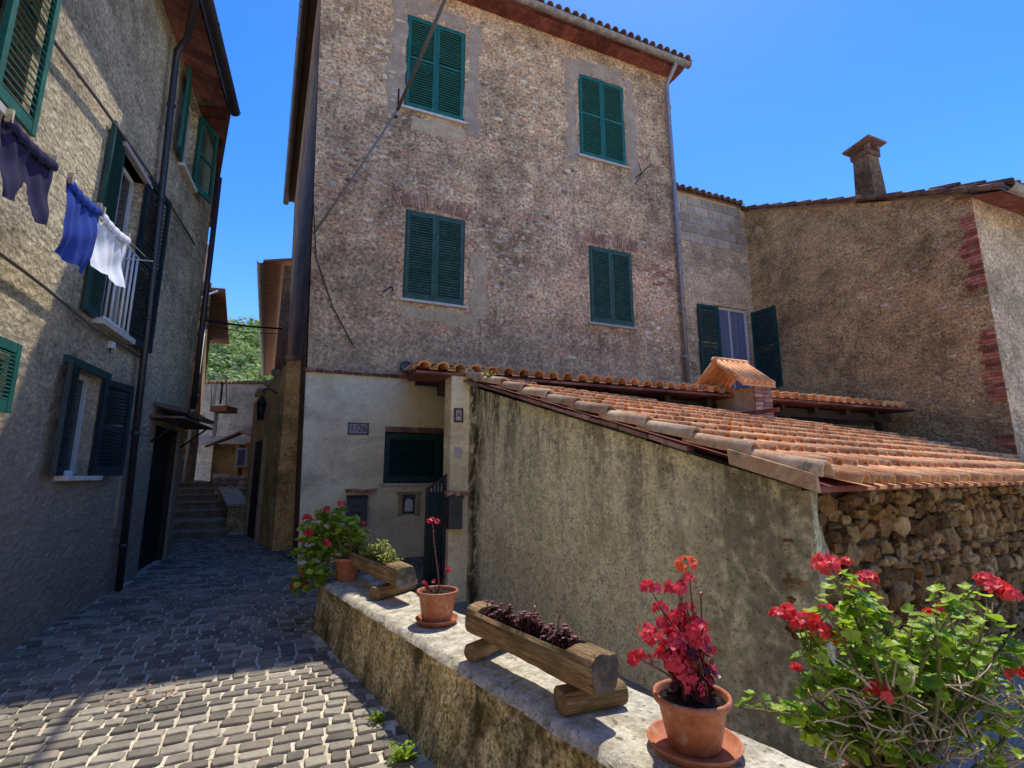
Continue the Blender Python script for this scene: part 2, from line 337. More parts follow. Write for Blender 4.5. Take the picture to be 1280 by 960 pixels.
# ------------------------------------------------------------------ builders
def wall_panel(mb, x0, x1, z0, z1, holes=(), y=0, depth=.25, xl=None, ztop=None, step=.6):
    xs = {x0, x1}; zs = {z0, z1}
    for h in holes: xs |= {h[0], h[1]}; zs |= {h[2], h[3]}
    n = int((x1-x0)/step); xs |= {x0+(x1-x0)*i/n for i in range(1, n)} if n > 1 else set()
    xs = sorted(xs); zs = sorted(zs)
    def P(x, z, yy):
        xx = x + (xl(z)*max(0, 1-(x-x0)/.6) if xl else 0)
        if ztop and z == z1: z = ztop(x)
        return (xx, yy, z)
    for i in range(len(xs)-1):
        for j in range(len(zs)-1):
            cx, cz = (xs[i]+xs[i+1])/2, (zs[j]+zs[j+1])/2
            if any(h[0] < cx < h[1] and h[2] < cz < h[3] for h in holes): continue
            mb.quad(P(xs[i],zs[j],y), P(xs[i+1],zs[j],y), P(xs[i+1],zs[j+1],y), P(xs[i],zs[j+1],y), .5)
    for a, b, c, d in [h[:4] for h in holes]:
        for p, q in (((a,c),(b,c)), ((b,c),(b,d)), ((b,d),(a,d)), ((a,d),(a,c))):
            mb.quad(P(*p,y), P(*q,y), P(*q,y+depth), P(*p,y+depth), .5)

def leaf(name, w, h, mat, parent, loc, rz=0, slats=26, mid=.5, st=.055, th=.035, label=None):
    """louvred shutter leaf, hinge at x=0, face towards -y"""
    mb = MB(); rails = [0, h-st*1.3] + ([h*mid-st/2] if mid else [])
    mb.box(0, st, -th, 0, 0, h, .5); mb.box(w-st, w, -th, 0, 0, h, .6)
    mb.box(st, w-st, -th+.003, -.003, 0, st*1.6, .5); mb.box(st, w-st, -th+.003, -.003, h-st*1.3, h, .4)
    if mid: mb.box(st, w-st, -th+.003, -.003, h*mid-st/2, h*mid+st/2, .5)
    for k in range(slats):
        z = st*1.6+(h-st*2.9)*(k+.5)/slats; q = (h-st*2.9)/slats
        if mid and abs(z-h*mid) < st*.8: continue
        mb.obox((w/2, -th/2, z), (w/2-st, 0, 0), (0, th*.42, q*.38), (0, -.0025, .0045), U(.2,.8))
    return mb.build(name, mat, parent, loc, rz, label=label)

def blob(mb, c, r, ax=(1,1,1), seed=0, amp=.25, n=10, m=6, tint=None, flat=False, clamp=None):
    """uneven lump"""
    vs = [(0,0,-1)]
    for j in range(1, m):
        ph = pi*j/m-pi/2
        for i in range(n):
            th = 2*pi*i/n; vs.append((cos(th)*cos(ph), sin(th)*cos(ph), sin(ph)))
    vs.append((0,0,1)); out = []
    for v in vs:
        k = 1+amp*noise.noise(Vector(v)*1.6+Vector((seed*3.1, seed*1.7, seed)))*2
        yy = c[1]+v[1]*r*k*ax[1]
        if clamp is not None and yy < clamp: yy = clamp+(yy-clamp)*.25
        out.append((c[0]+v[0]*r*k*ax[0], yy, c[2]+v[2]*r*k*ax[2]))
    fs = [(0, 1+(i+1)%n, 1+i) for i in range(n)]
    fs += [(1+j*n+i, 1+j*n+(i+1)%n, 1+(j+1)*n+(i+1)%n, 1+(j+1)*n+i) for j in range(m-2) for i in range(n)]
    e = len(vs)-1; fs += [(1+(m-2)*n+i, 1+(m-2)*n+(i+1)%n, e) for i in range(n)]
    mb.add(out, fs, tint, not flat)

def flat_stone(mb, x, z, w, h, y=0, out=.02, n=9, seed=0, tint=None):
    """an irregular stone face proud of a wall (wall plane y=0, outward -y)"""
    rim, top = [], []
    for i in range(n):
        th = 2*pi*i/n; k = 1+.35*noise.noise(Vector((cos(th)*1.3+seed*2.3, sin(th)*1.3, seed)))*1.6
        e = (abs(cos(th))**.7*(1 if cos(th) > 0 else -1), abs(sin(th))**.7*(1 if sin(th) > 0 else -1))
        rim.append((x+e[0]*w/2*k, y+.005, z+e[1]*h/2*k)); top.append((x+e[0]*w/2*k*.78, y-out*U(.7,1.15), z+e[1]*h/2*k*.78))
    c = (x, y-out*1.15, z); fs = [(i, (i+1)%n, (i+1)%n+n, i+n) for i in range(n)]+[(i+n, (i+1)%n+n, 2*n) for i in range(n)]
    mb.add(rim+top+[c], fs, tint, False)

def rag_patch(mb, x0, x1, z0, z1, y, seed, th=.012, rag=.06, n=40):
    """irregular thin sheet of other render"""
    pts = []; per = 2*(x1-x0+z1-z0)
    for i in range(n):
        d = per*i/n
        if d < x1-x0: p = (x0+d, z0)
        elif d < x1-x0+z1-z0: p = (x1, z0+d-(x1-x0))
        elif d < 2*(x1-x0)+z1-z0: p = (x1-(d-(x1-x0)-(z1-z0)), z1)
        else: p = (x0, z1-(d-2*(x1-x0)-(z1-z0)))
        a = noise.noise(Vector((p[0]*3+seed, p[1]*3, seed))); b = noise.noise(Vector((p[0]*3, p[1]*3+seed, seed+9)))
        pts.append((p[0]+a*rag*2, y-th, p[1]+b*rag*2))
    mb.prism(pts, (0, th+.004, 0), .5)

def coppi(mb, o, ux, uy, nx, ny, pitch=.2, L=.36, r=.072, keep=None, pan=True, jit=.006, cols=(0, 1)):
    ux = Vector(ux).normalized(); uy = Vector(uy).normalized(); n = ux.cross(uy).normalized()
    if n.z < 0: n = -n
    o = Vector(o); K = 6
    for j in range(ny):
        for i in range(nx):
            p = o+ux*((i+.5)*pitch+U(-jit,jit))+uy*(j*L+U(-jit,jit)*1.5)
            if keep and not keep(p): continue
            tn = U(*cols); l = L*1.18; lo = p+n*(.035+U(-.004,.006)); hi = p+uy*l+n*.004; sk = U(-jit,jit)*.6
            vs = []
            for q, c, rr in ((0, lo, r), (1, hi+ux*sk, r*.84)):
                for ri in (rr, rr-.014):
                    for k in range(K+1):
                        th = pi*k/K; vs.append(c+ux*(-cos(th)*ri)+n*(sin(th)*ri))
            A = K+1; fs = []
            for k in range(K):
                fs += [(k, k+1, 2*A+k+1, 2*A+k), (A+k, 3*A+k, 3*A+k+1, A+k+1), (k, A+k, A+k+1, k+1)]
            mb.add(vs, fs, tn, True)
            if pan:
                w = pitch/2+.012; t2 = U(*cols); a0 = p+ux*(pitch/2)+n*.026; b0 = a0+uy*l-n*.024
                e = pitch/2-r*.72
                vs = [a0-ux*e, a0+ux*e, b0+ux*e, b0-ux*e, a0-ux*e-n*.018, a0+ux*e-n*.018]
                mb.add(vs, [(0,1,2,3), (4,5,1,0)], t2)

def gutter(mb, a, b, r=.075, n=8, seg=1.6, droop=0):
    a, b = Vector(a), Vector(b); d = (b-a).normalized(); s = d.cross(Vector((0,0,1))).normalized()
    for rr, fl in ((r, 0), (r-.008, 1)):
        vs = []
        for p in (a, b):
            for k in range(n+1):
                th = pi+pi*k/n; vs.append(p+s*cos(th)*rr+Vector((0,0,1))*sin(th)*rr)
        mb.add(vs, [(k, k+1, n+2+k, n+1+k) for k in range(n)], .5, True)
    L = (b-a).length; m = int(L/seg)
    for i in range(m+1):
        p = a+d*(L*i/max(m,1)); vs = []
        for q in (-.015, .015):
            for k in range(n+1):
                th = pi+pi*k/n; vs.append(p+d*q+s*cos(th)*(r+.01)+Vector((0,0,1))*sin(th)*(r+.01))
        mb.add(vs, [(k, k+1, n+2+k, n+1+k) for k in range(n)], .2, True)

def text_part(body, size, mat, parent, loc, rot=(pi/2,0,0), name='digits', sx=1):
    cu = bpy.data.curves.new('text', 'FONT'); cu.body = body; cu.size = size; cu.extrude = .001; cu.align_x = 'CENTER'; cu.align_y = 'CENTER'
    t = bpy.data.objects.new('text', cu); COL.objects.link(t); bpy.context.view_layer.update()
    me = bpy.data.meshes.new_from_object(t); bpy.data.objects.remove(t)
    me.materials.clear(); me.materials.append(mat); me.name = name
    o = bpy.data.objects.new(name, me); COL.objects.link(o); o.parent = parent; o.location = loc; o.rotation_euler = rot; o.scale.x = sx
    return o

# ================================================================== TALL HOUSE
HT = 10.95
house = fempty('stone_house', Mf, 'tall three-storey brown stone house with green shutters, in the centre', 'house')
lean = lambda z: -.034*z
W1 = (1.2, 2.36, 8.2, 10.22); W2 = (4.92, 6.1, 8.2, 10.22); W3 = (1.32, 2.42, 4.5, 6.18); W4 = (5.06, 6.12, 4.52, 6.18)
W5 = (1.13, 2.9, 1.38, 2.27)
mb = MB(); wall_panel(mb, 0, 7.42, 3.12, HT, [W1, W2, W3, W4], 0, .2, lean)
wa = mb.build('front_wall', M_['facade'], house)
mb = MB(); wall_panel(mb, 0, 7.42, -.9, 3.12, [W5], -.03, .2, lean); mb.quad((-.1,-.03,3.12),(7.42,-.03,3.12),(7.42,.0,3.12),(-.1,0,3.12), .5)
mb.build('plaster_base', M_['white'], house)
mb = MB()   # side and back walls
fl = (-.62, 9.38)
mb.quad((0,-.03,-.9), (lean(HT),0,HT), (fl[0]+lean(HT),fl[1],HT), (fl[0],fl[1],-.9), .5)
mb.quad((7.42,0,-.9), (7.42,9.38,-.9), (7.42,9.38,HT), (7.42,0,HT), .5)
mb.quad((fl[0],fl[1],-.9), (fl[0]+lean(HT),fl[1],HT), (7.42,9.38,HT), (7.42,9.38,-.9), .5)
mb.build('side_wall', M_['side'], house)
# lime edge between side and front
mb = MB(); mb.add([(-.02,-.034,-.5),(.12,-.034,-.5),(.02,-.034,3.1),(-.12,-.034,3.1),(-.02,.08,-.5),(-.12,.08,3.1)], [(0,1,2,3),(4,0,3,5)], .5)
mb.build('corner_strip', M_['white'], house)
# exposed stones
mb = MB(); random.seed(11)
def blocked(x, z, ws, m=.12): return any(w[0]-m < x < w[1]+m and w[2]-m-.1 < z < w[3]+m+.1 for w in ws)
cnt = 0
clusters = [(3.3,5.9,1.1,.55),(4.2,6.5,.7,.5),(3.6,8.6,.9,.8),(1.2,6.2,.8,.5),(4.3,9.0,.6,.7),(.6,8.4,.9,.5),(6.9,5.3,.5,.8),(3.2,6.6,1.6,.5),(6.7,4.4,.4,.4),(3.1,5.1,.5,.6),(3.9,9.6,.7,.5),(.7,9.3,.6,.4)]
while cnt < 300:
    if R() < .86:
        c = random.choice(clusters); x, z = random.gauss(c[0], c[2]*.62), random.gauss(c[1], c[3]*.6)
    else: x, z = U(.1,7.2), U(3.6,10.7)
    if not (-.1 < x < 7.15 and 3.5 < z < 10.7) or blocked(x, z, [W1,W2,W3,W4]): continue
    flat_stone(mb, x, z, U(.05,.22)*U(.6,1.2), U(.03,.1), 0, U(.008,.024), 9, cnt*.37, U(0,1)); cnt += 1
st = mb.build('exposed_stones', M_['expo'], house, kind='stuff')
# brick arches and brick patches
for w in (W3, W4):
    mb = MB(); cx = (w[0]+w[1])/2; n = 26
    for i in range(n):
        q = (i/(n-1)-.5)*2; a = q*.42; x = cx+q*(w[1]-w[0])*.62; z = w[3]+.05-.05*q*q
        if R() < .12: continue
        h = U(.2,.3) if R() < .8 else .12
        ca, sa = sin(a), cos(a)
        mb.obox((x+ca*h/2, -.002, z+sa*h/2+.02), (.015*sa, 0, -.015*ca), (0, .012+U(0,.006), 0), (ca*h/2, 0, sa*h/2), U(0,1), .003)
    mb.build('brick_arch', M_['brick'], house)
for (x0, x1, z0, z1, pr) in ((.0,.35,6.5,7.1,.6), (6.35,7.2,5.5,6.0,.5)):
    z = z0; mb = MB()
    while z < z1:
        x = x0+U(0,.1)
        while x < x1:
            l = U(.14,.24)
            if R() < pr: mb.box(x-lean(z)*0, x+l, -.01-U(0,.006), .02, z, z+.035, U(0,1))
            x += l+.02
        z += .055
    mb.build('brick_patch', M_['brick'], house)
# patches of other render
for a_ in ((2.56, 2.84, 4.3, 5.55, 0, 3, .008, .05), (1.3, 2.6, 4.1, 4.44, 0, 7, .007, .08), (1.35, 2.35, 7.75, 8.13, 0, 5, .006, .06)):
    mb = MB(); rag_patch(mb, *a_); mb.build('render_patch', M_['patch'], house)
for w, s in ((W1, 1), (W2, 5)):
    for k, (a, b, c, d) in enumerate(((w[0]-.3, w[0]-.03, w[2]-.2, w[3]+.3), (w[1]+.03, w[1]+.3, w[2]-.3, w[3]+.25), (w[0]-.02, w[1]+.02, w[3]+.05, w[3]+.42))):
        mb = MB(); rag_patch(mb, a, b, c, d, 0, s+k*3.3, .005+.001*k, .07); mb.build('render_patch', M_['patch2'], house)
# windows
def closed_window(par, w, mat, mid, slats, lean_x=0, y=-.01):
    cx = w[0]; wd = w[1]-w[0]; h = w[3]-w[2]
    f = MB(); t = .045
    f.box(w[0]+.004, w[0]+t, 0, .1, w[2]+.004, w[3]-.004); f.box(w[1]-t, w[1]-.004, 0, .1, w[2]+.004, w[3]-.004); f.box(w[0]+t, w[1]-t, .002, .098, w[3]-t, w[3]-.004)
    f.box(w[0]+t, w[1]-t, .12, .14, w[2]+.01, w[3]-.05)
    win = f.build('window', mat, par)
    for k in range(2):
        leaf('shutter', wd/2-t+.012, h-.055, mat, win, (w[0]+t-.014+k*(wd/2-t+.016), y+.03, w[2]+.02), 0, slats, mid)
    s = MB(); s.box(w[0]-.06, w[1]+.06, -.06, .1, w[2]-.045, w[2]+.002); s.build('sill', M_['sill'], win, bevel=.006)
    return win
closed_window(house, W1, M_['green'], .55, 34); closed_window(house, W2, M_['green'], .52, 34)
closed_window(house, W3, M_['green_w'], 0, 30); closed_window(house, W4, M_['green_w'], 0, 30)
win = closed_window(house, (W5[0]+.0, W5[1], W5[2], W5[3]-.08), M_['green_d'], 0, 16, y=.0)
mb = MB(); x = W5[0]
while x < W5[1]: mb.box(x, x+.03, -.045, .05, W5[3]-.07, W5[3]+.02, U(0,.5)); x += .036
mb.build('lintel', M_['brick'], house)
# brick course over the base
mb = MB(); x = -.14
while x < 1.75: mb.box(x, x+.13, -.09-U(0,.01), .01, 3.1, 3.135+U(0,.01), U(0,1)); x += .145
mb.build('cornice_course', M_['soffit'], house)
# eaves: soffit tiles, roof tiles, gutters
OV = .42; pitch_r = .36
SE = Vector((-.37-OV, -OV, HT+.16)); 
mb = MB()
x = -.36
while x < 7.45:
    mb.box(x, x+.28, -.3, .02, HT-.02, HT+.02, U(0,1)); x += .285
x = -.5
while x < 7.5:
    mb.box(x, x+.28, -.36, .04, HT+.03, HT+.06, U(0,1)); x += .286
mb.quad((7.42,0,HT+.04), (7.67,-.36,HT+.1), (7.67,9.6,HT+.1), (7.42,9.38,HT+.04), .4)
mb.build('soffit', M_['soffit'], house)
mb = MB()
e0 = Vector((-.52, -.4, HT+.13)); e1 = Vector((7.68, -.4, HT+.13)); b0 = Vector((-1.22, 9.7, HT+.13)); b1 = Vector((7.68, 9.7, HT+.13))
r0 = Vector((2.0, 4.3, HT+1.75)); r1 = Vector((4.6, 4.3, HT+1.75))
mb.add([e0,e1,b1,b0,r0,r1], [(0,1,5,4),(1,2,5),(2,3,4,5),(3,0,4)], .5)
mb.add([p-Vector((0,0,.05)) for p in (e0,e1,b1,b0)], [(3,2,1,0)], .5)
for a, b in ((e0,e1),(e1,b1),(b1,b0),(b0,e0)): mb.quad(a, b, b-Vector((0,0,.05)), a-Vector((0,0,.05)), .3)
roof = mb.build('roof', M_['tile_d'], house)
mb = MB(); coppi(mb, e0+Vector((.05,-.06,.02)), (1,0,0), (0, cos(pitch_r), sin(pitch_r)), 41, 4, .2, .36, .078, pan=True, cols=(0,.7))
mb.build('eave_tiles', M_['tile_d'], roof)
mb = MB(); gutter(mb, (-.5,-.44,HT+.1), (7.68,-.44,HT+.06), .085); mb.build('gutter', M_['gutter'], house)
mb = MB(); gutter(mb, (-.56,-.44,HT+.1), (-1.28,9.7,HT+.05), .1, seg=.9)
g = mb.build('gutter', M_['pipe_d'], house)
mb = MB()
mb.quad((-.37,0,HT+.02), (-.54,-.4,HT+.06), (-1.24,9.7,HT+.06), (fl[0]-.37,fl[1],HT+.02), .3)
mb.build('soffit', M_['wood_d'], house)
mb = MB(); px_ = 7.28
mb.tube([(px_,-.44,HT+.02),(px_,-.43,HT-.08),(px_,-.12,HT-.3),(px_,-.1,HT-.5),(px_+.04,-.1,7),(px_+.07,-.1,3.45)], .05, 10)
for z in (10, 8.3, 6.6, 5, 4): mb.lathe([(.062,-.02),(.064,0),(.062,.02)], (px_+.02, -.1, z), 12)
mb.build('downpipe', M_['metal'], house)
# things fixed on the house front
t = fempty('clothesline_bracket', Mf, 'small rusty iron bracket below the right upper window of the tall house', 'bracket')
mb = MB(); mb.tube([(6.32,0,8.0),(6.3,-.3,7.98),(6.45,-.42,8.12)], .012, 6); mb.tube([(6.3,-.25,7.98),(6.2,-.3,8.15)], .01, 6); mb.tube([(6.31,-.02,7.84),(6.3,-.28,7.98)], .01, 6)
mb.build('arm', M_['iron'], t)
t = fempty('wall_hook', Mf, 'small iron hook left of the lower left window of the tall house', 'hook')
mb = MB(); mb.tube([(1.15,0,4.62),(1.1,-.25,4.6),(.95,-.32,4.45)], .014, 6); mb.build('hook', M_['iron'], t)
t = fempty('cable_anchor', Mf, 'iron strut and insulator holding the cable beside the upper left window', 'cable anchor')
mb = MB(); mb.tube([(1.1,0,8.1),(1.05,-.35,8.25)], .016, 6); mb.tube([(1.08,0,7.95),(1.02,-.05,7.93)], .03, 8); mb.build('strut', M_['iron'], t)
t = fempty('vent_cap', Mf, 'round grey vent cap on the tall house wall just above the brick course', 'vent')
mb = MB()
prof = [(.005,-.0),(.085,.0),(.1,.02),(.1,.07),(.075,.085),(.07,.06),(.03,.055),(.005,.06)]
vs = []; n = 24
for r_, y_ in prof:
    for k in range(n): vs.append((1.42+r_*cos(2*pi*k/n), -y_-.002, 3.3+r_*sin(2*pi*k/n)))
mb.add(vs, [(i*n+k, i*n+(k+1)%n, (i+1)*n+(k+1)%n, (i+1)*n+k) for i in range(len(prof)-1) for k in range(n)], .5, True)
mb.build('cap', M_['lead'], t)
# thick cable crossing the window
a = Mf.w(*Mf.pix(566,-25,-2.6)[:1], -2.6, Mf.pix(566,-25,-2.6)[1]); b = Mf.w(Mf.pix(497,137,-.4)[0], -.4, Mf.pix(497,137,-.4)[1])
c_ = Mf.w(Mf.pix(392,292,-.05)[0], -.05, Mf.pix(392,292,-.05)[1])
mb = MB(); a2 = b+(a-b)*1.6
mb.tube([a2, (a+b)/2+Vector((0,0,-.03)), b], .028, 8); mb.tube([b, (b+c_)/2+Vector((0,0,-.05)), c_], .018, 8)
mb.build('overhead_cable', M_['cable'], label='thick grey cable crossing the upper left window of the tall house', cat='cable')
mb = MB(); pts = [Mf.w(-.22,-.03,6.2), Mf.w(-.2,-.04,5.9), Mf.w(-.1,-.03,5.0), Mf.w(.2,-.03,4.2), Mf.w(.55,-.03,3.6)]
mb.tube(pts, .009, 6)
mb.build('thin_cable', M_['cable_d'], label='thin dark cable stapled on the left edge of the tall house front', cat='cable')
# number plaque, mail boxes, meter niche
def plaque(fr, x, z, w, h, y, txt, label, ts, name='number_plaque'):
    t = empty(name, tuple(fr.w(x, y, z)), fr.rz, label, 'house number')
    m = MB(); m.box(-w/2, w/2, -.012, 0, -h/2, h/2); m.build('border', M_['ceramic_e'], t, bevel=.003)
    m = MB(); m.box(-w/2+.025, w/2-.025, -.017, -.0121, -h/2+.022, h/2-.022); m.build('tile', M_['ceramic'], t)
    if txt: text_part(txt, ts, M_['ink'], t, (0, -.0185, 0))
plaque(Mf, .71, 2.235, .32, .19, -.031, '1/26', 'white tile plaque reading 1/26 on the pale plaster wall', .15)
def mailbox(fr, x, z, y, w, h, label, rz=0):
    t = empty('mailbox', tuple(fr.w(x, y, z)), fr.rz+rz, label, 'mailbox', 'grey wall mailboxes')
    m = MB(); m.box(-w/2, w/2, -.11, 0, 0, h); m.build('body', M_['box'], t, bevel=.006)
    m = MB(); m.add([(-w/2-.01,-.13,h-.01),(w/2+.01,-.13,h-.01),(w/2+.01,0,h+.04),(-w/2-.01,0,h+.04),(-w/2-.01,-.13,h+.005),(w/2+.01,-.13,h+.005),(w/2+.01,0,h+.055),(-w/2-.01,0,h+.055)],
        [(0,3,2,1),(4,5,6,7),(0,1,5,4),(1,2,6,5),(2,3,7,6),(3,0,4,7)]); m.build('lid', M_['box'], t)
    m = MB(); m.box(-w*.3, w*.3, -.114, -.11, h*.72, h*.75, .2); m.box(-w*.28, w*.28, -.113, -.11, h*.45, h*.5, .9); m.build('slot', M_['iron'], t)
mailbox(Mf, .745, .75, -.032, .3, .4, 'grey mailbox under a small brick ledge on the pale plaster wall, behind the geranium')
def ledge(fr, x, z, y, w, label):
    t = MB(); q = -w/2
    while q < w/2-.02:
        t.obox((q+.04, -.07, .02*abs(sin(q*9))), (.033,0,.004), (0,.075,0), (0,0,.02), U(0,1), .006); q += .078
    o = t.build('brick_ledge', M_['brick'], None, tuple(fr.w(x, y, z)), fr.rz, label, 'ledge', 'small brick ledges over mailboxes'); return o
ledge(Mf, .77, 1.26, -.03, .42, 'small rounded brick ledge over the mailbox on the pale plaster wall')
t = empty('meter_niche', tuple(Mf.w(1.55, -.031, 1.08)), Mf.rz, 'moulded niche with a small white panel below the green ground-floor window', 'wall niche')
m = MB(); m.box(-.17,-.1,-.04,0,-.2,.12); m.box(.1,.17,-.04,0,-.2,.12); m.box(-.2,.2,-.06,0,.12,.17); m.build('surround', M_['patch'], t, bevel=.01)
m = MB(); m.box(-.1,.1,-.014,0,-.18,.12); m.build('back_panel', M_['lead'], t)
m = MB(); m.prism([(.06*cos(k*pi/8)+.0, -.03, (.06*sin(k*pi/8) if k <= 8 else -.14)) for k in range(9)]+[(-.06,-.03,-.14),(.06,-.03,-.14)][::1], (0,.016,0)); m.build('panel', M_['ceramic'], t)

# ================================================================== PORCH ROOF + PILLAR + GATE
PD = -2.9
zl = Mf.pix(520, 461, PD)[1]; x0 = Mf.pix(520, 461, PD)[0]
porch = fempty('porch', Mf, 'long lean-to tiled porch roof along the foot of the tall house, behind the shed roof', 'porch')
mb = MB(); nn = int((9.75-x0)/.2); up = Vector((0, 2.88, .55)).normalized()
sk = lambda y: x0+.42*(y-PD)/2.9
coppi(mb, (x0, PD, zl-.0), (1,0,0), up, nn, 8, .2, .36, .072, keep=lambda p: p.x > sk(p.y), cols=(.3,1)); mb.build('roof_tiles', M_['tile'], porch)
mb = MB(); x = x0
while x < 9.7: mb.box(x, x+.27, PD-.02, PD+.5, zl-.045, zl-.015, U(0,1)); x += .275
mb.quad((x0,PD+.5,zl-.02),(9.75,PD+.5,zl-.02),(9.75,0,zl+.5),(x0+.42,0,zl+.5), .3)
mb.quad((x0,PD,zl-.045),(x0,PD,zl+.0),(x0+.42,0,zl+.54),(x0+.42,0,zl+.47), .3)
mb.build('soffit', M_['soffit'], porch)
x = x0+.6
while x < 9.6: mb = MB(); mb.obox((x, PD/2+.1, zl+.14), (.04,0,0), (0, 1.35, .25), (0,0,.05)); mb.build('rafter', M_['wood_d'], porch); x += .75
mb = MB(); mb.box(x0+.35, 9.7, PD+.32, PD+.44, zl-.22, zl-.08); mb.build('beam', M_['wood_d'], porch)
for x in (4.4, 7.0, 9.4):
    mb = MB(); mb.box(x, x+.14, PD+.3, PD+.44, -.3, zl-.22); mb.build('post', M_['wood_d'], porch)
# low wall under the porch on the right
mb = MB(); wall_panel(mb, 8.5, 9.85, -.5, zl-.25, [], PD+.7, .1); mb.build('end_wall', M_['patch2'], porch)

pil = Mf.w(1.62, -2.76)
ps, pd = 1.52, -2.9
p0 = Mf.pix(562, 600, pd)[0]; p1 = Mf.pix(581, 600, pd)[0]
t = fempty('gate_pillar', Mf, 'pale cement pillar between the iron gate and the stained shed wall, carrying a mailbox', 'pillar')
mb = MB(); mb.box(p0, p1+.14, pd, pd+.3, -.3, zl-.03); mb.build('shaft', M_['white'], t, bevel=.01)
plaque(Mf, p0+.085, Mf.pix(570,519,pd)[1], .11, .16, pd-.001, 'A', 'small white tile plaque in a brown border high on the gate pillar', .08)
plaque_y = Mf.pix(570,566,pd)[1]
t = empty('paper_notice', tuple(Mf.w(p0+.085, pd-.001, plaque_y)), Mf.rz, 'small plain cream tile below the bordered plaque on the gate pillar', 'tile')
m = MB(); m.box(-.045,.045,-.008,0,-.06,.06); m.build('tile', M_['sill'], t)
mailbox(Mf, p0+.045, Mf.pix(570,660,pd)[1], pd-.002, .15, .33, 'narrow grey mailbox hanging on the gate pillar beside the iron gate')
ledge(Mf, p0+.04, Mf.pix(570,618,pd)[1], pd, .2, 'small broken brick ledge over the mailbox on the gate pillar')
t = fempty('iron_gate', Mf, 'dark iron bar gate with a sloping top between the pale wall and the pillar', 'gate')
g0 = Mf.pix(532, 640, pd+.1)[0]; mb = MB(); zt = lambda q: Mf.pix(533,613,pd)[1]+.16*q
mb.box(g0, g0+.03, pd+.1, pd+.13, .15, zt(0)); mb.box(p0-.035, p0-.005, pd+.1, pd+.13, .15, zt(1)); mb.box(g0+.03, p0-.035, pd+.1, pd+.13, .2, .24)
mb.obox(((g0+p0)/2, pd+.115, zt(.5)), ((p0-g0)/2-.0,0,.08), (0,.015,0), (0,0,.015)); mb.build('gate_frame', M_['iron'], t)
for k in range(1, 6):
    q = k/6; x = g0+(p0-g0)*q; mb = MB(); mb.tube([(x,pd+.115,.22),(x,pd+.115,zt(q))], .01, 6); mb.build('bar', M_['iron'], t)
mb = MB(); mb.box(g0+.03, p0-.03, pd+.135, pd+.14, .24, zt(0)-.02); mb.build('backing_sheet', M_['green_d'], t)

# ================================================================== WING + BROWN HOUSE (right)
RH = fempty('brown_house', Rf, 'coarse brown rendered house with red brick corner and chimney, on the right', 'house')
def toR(p): x, y = Rf.loc(p[0], p[1]); return (x, y, p[2] if len(p) > 2 else 0)
LR = 4.47; zt0, zt1 = 8.1, 6.08
mb = MB(); n = 12
for i in range(n):
    a, b = i/n, (i+1)/n
    mb.quad((LR*a,0,-.9),(LR*b,0,-.9),(LR*b,0,zt0+(zt1-zt0)*b),(LR*a,0,zt0+(zt1-zt0)*a), .5)
# wall faces: x=0 inner corner, +y is into the wall -> check side
mb.build('gable_wall', M_['right'], RH)
mb = MB()
mb.quad((LR,0,-.9),(LR,7,-.9),(LR,7,zt1),(LR,0,zt1), .5); mb.quad((LR,7,-.9),(0,7,-.9),(0,7,zt0),(LR,7,zt1), .5)
mb.build('front_wall', M_['left'] if False else M_['wing'], RH)
mb = MB(); sl = (zt1-zt0)/LR
a0 = Vector((-1.2,-.12,zt0-sl*1.2+.06)); a1 = Vector((LR+.45,-.12,zt1+sl*.45+.06)); a2 = a1+Vector((0,7.3,0)); a3 = a0+Vector((0,7.3,0))
mb.add([a0,a1,a2,a3]+[p+Vector((0,0,.05)) for p in (a0,a1,a2,a3)], [(0,3,2,1),(4,5,6,7),(0,1,5,4),(1,2,6,5),(2,3,7,6),(3,0,4,7)], .4)
rr = mb.build('roof', M_['tile_d'], RH)
mb = MB(); d = (a1-a0).normalized(); Lv = (a1-a0).length; q = 0; k = 0
while q < Lv-.1:   # verge tiles, each a little step
    c = a1-d*(q+.22)+Vector((0,.05,.07)); l = .42
    mb.tube([c+d*.2+Vector((0,0,-.03)), c-d*.24+Vector((0,0,-.06))], [.055,.048], 10, U(0,1)); q += .38
mb.build('verge_tiles', M_['tile_d'], rr)
mb = MB(); coppi(mb, (LR+.5,-.1,zt1+sl*.5+.12), (0,1,0), (-d.x,0,-d.z), 34, 3, .2, .36, .078, cols=(0,.7)); mb.build('eave_tiles', M_['tile_d'], rr)
mb = MB(); mb.quad((LR-.2,-.1,zt1+.02),(LR+.42,-.1,zt1+sl*.42),(LR+.42,7,zt1+sl*.42),(LR-.2,7,zt1+.02), .5); mb.build('soffit', M_['soffit'], RH)
mb = MB(); gutter(mb, (LR+.52,-.15,zt1+sl*.45+.05), (LR+.52,7,zt1+sl*.45), .09, seg=1); mb.build('gutter', M_['gutter'], RH)
# red brick quoins
for (z0, z1, wmax) in ((4.5, 5.72, .4), (2.65, 3.8, .42), (1.3,2.1,.4)):
    z = z0; mb = MB()
    while z < z1:
        w = wmax*(.55+.45*noise.noise(Vector((z*3,5,1)))+U(-.12,.12)); x = LR+.006
        while w > .04: l = min(w, U(.12,.24)); mb.box(x-l, x-.008, -.012-U(0,.012), .22+U(0,.1), z, z+.046, U(0,1)); x -= l; w -= l
        z += .055
    mb.build('brick_quoin', M_['redbrick'], RH)
mb = MB(); random.seed(21)
for i in range(40):
    x = LR-abs(random.gauss(0,1.5)); z = U(1.6,5.4)
    if x > 0: flat_stone(mb, x, z, U(.05,.16), U(.03,.08), 0, U(.008,.02), 9, i*.7, U(0,1))
for i in range(0): flat_stone(mb, LR-U(0,.06), U(2.2,4.3), U(.05,.12), U(.05,.14), 0, .03, 9, i*.9+40, 1)
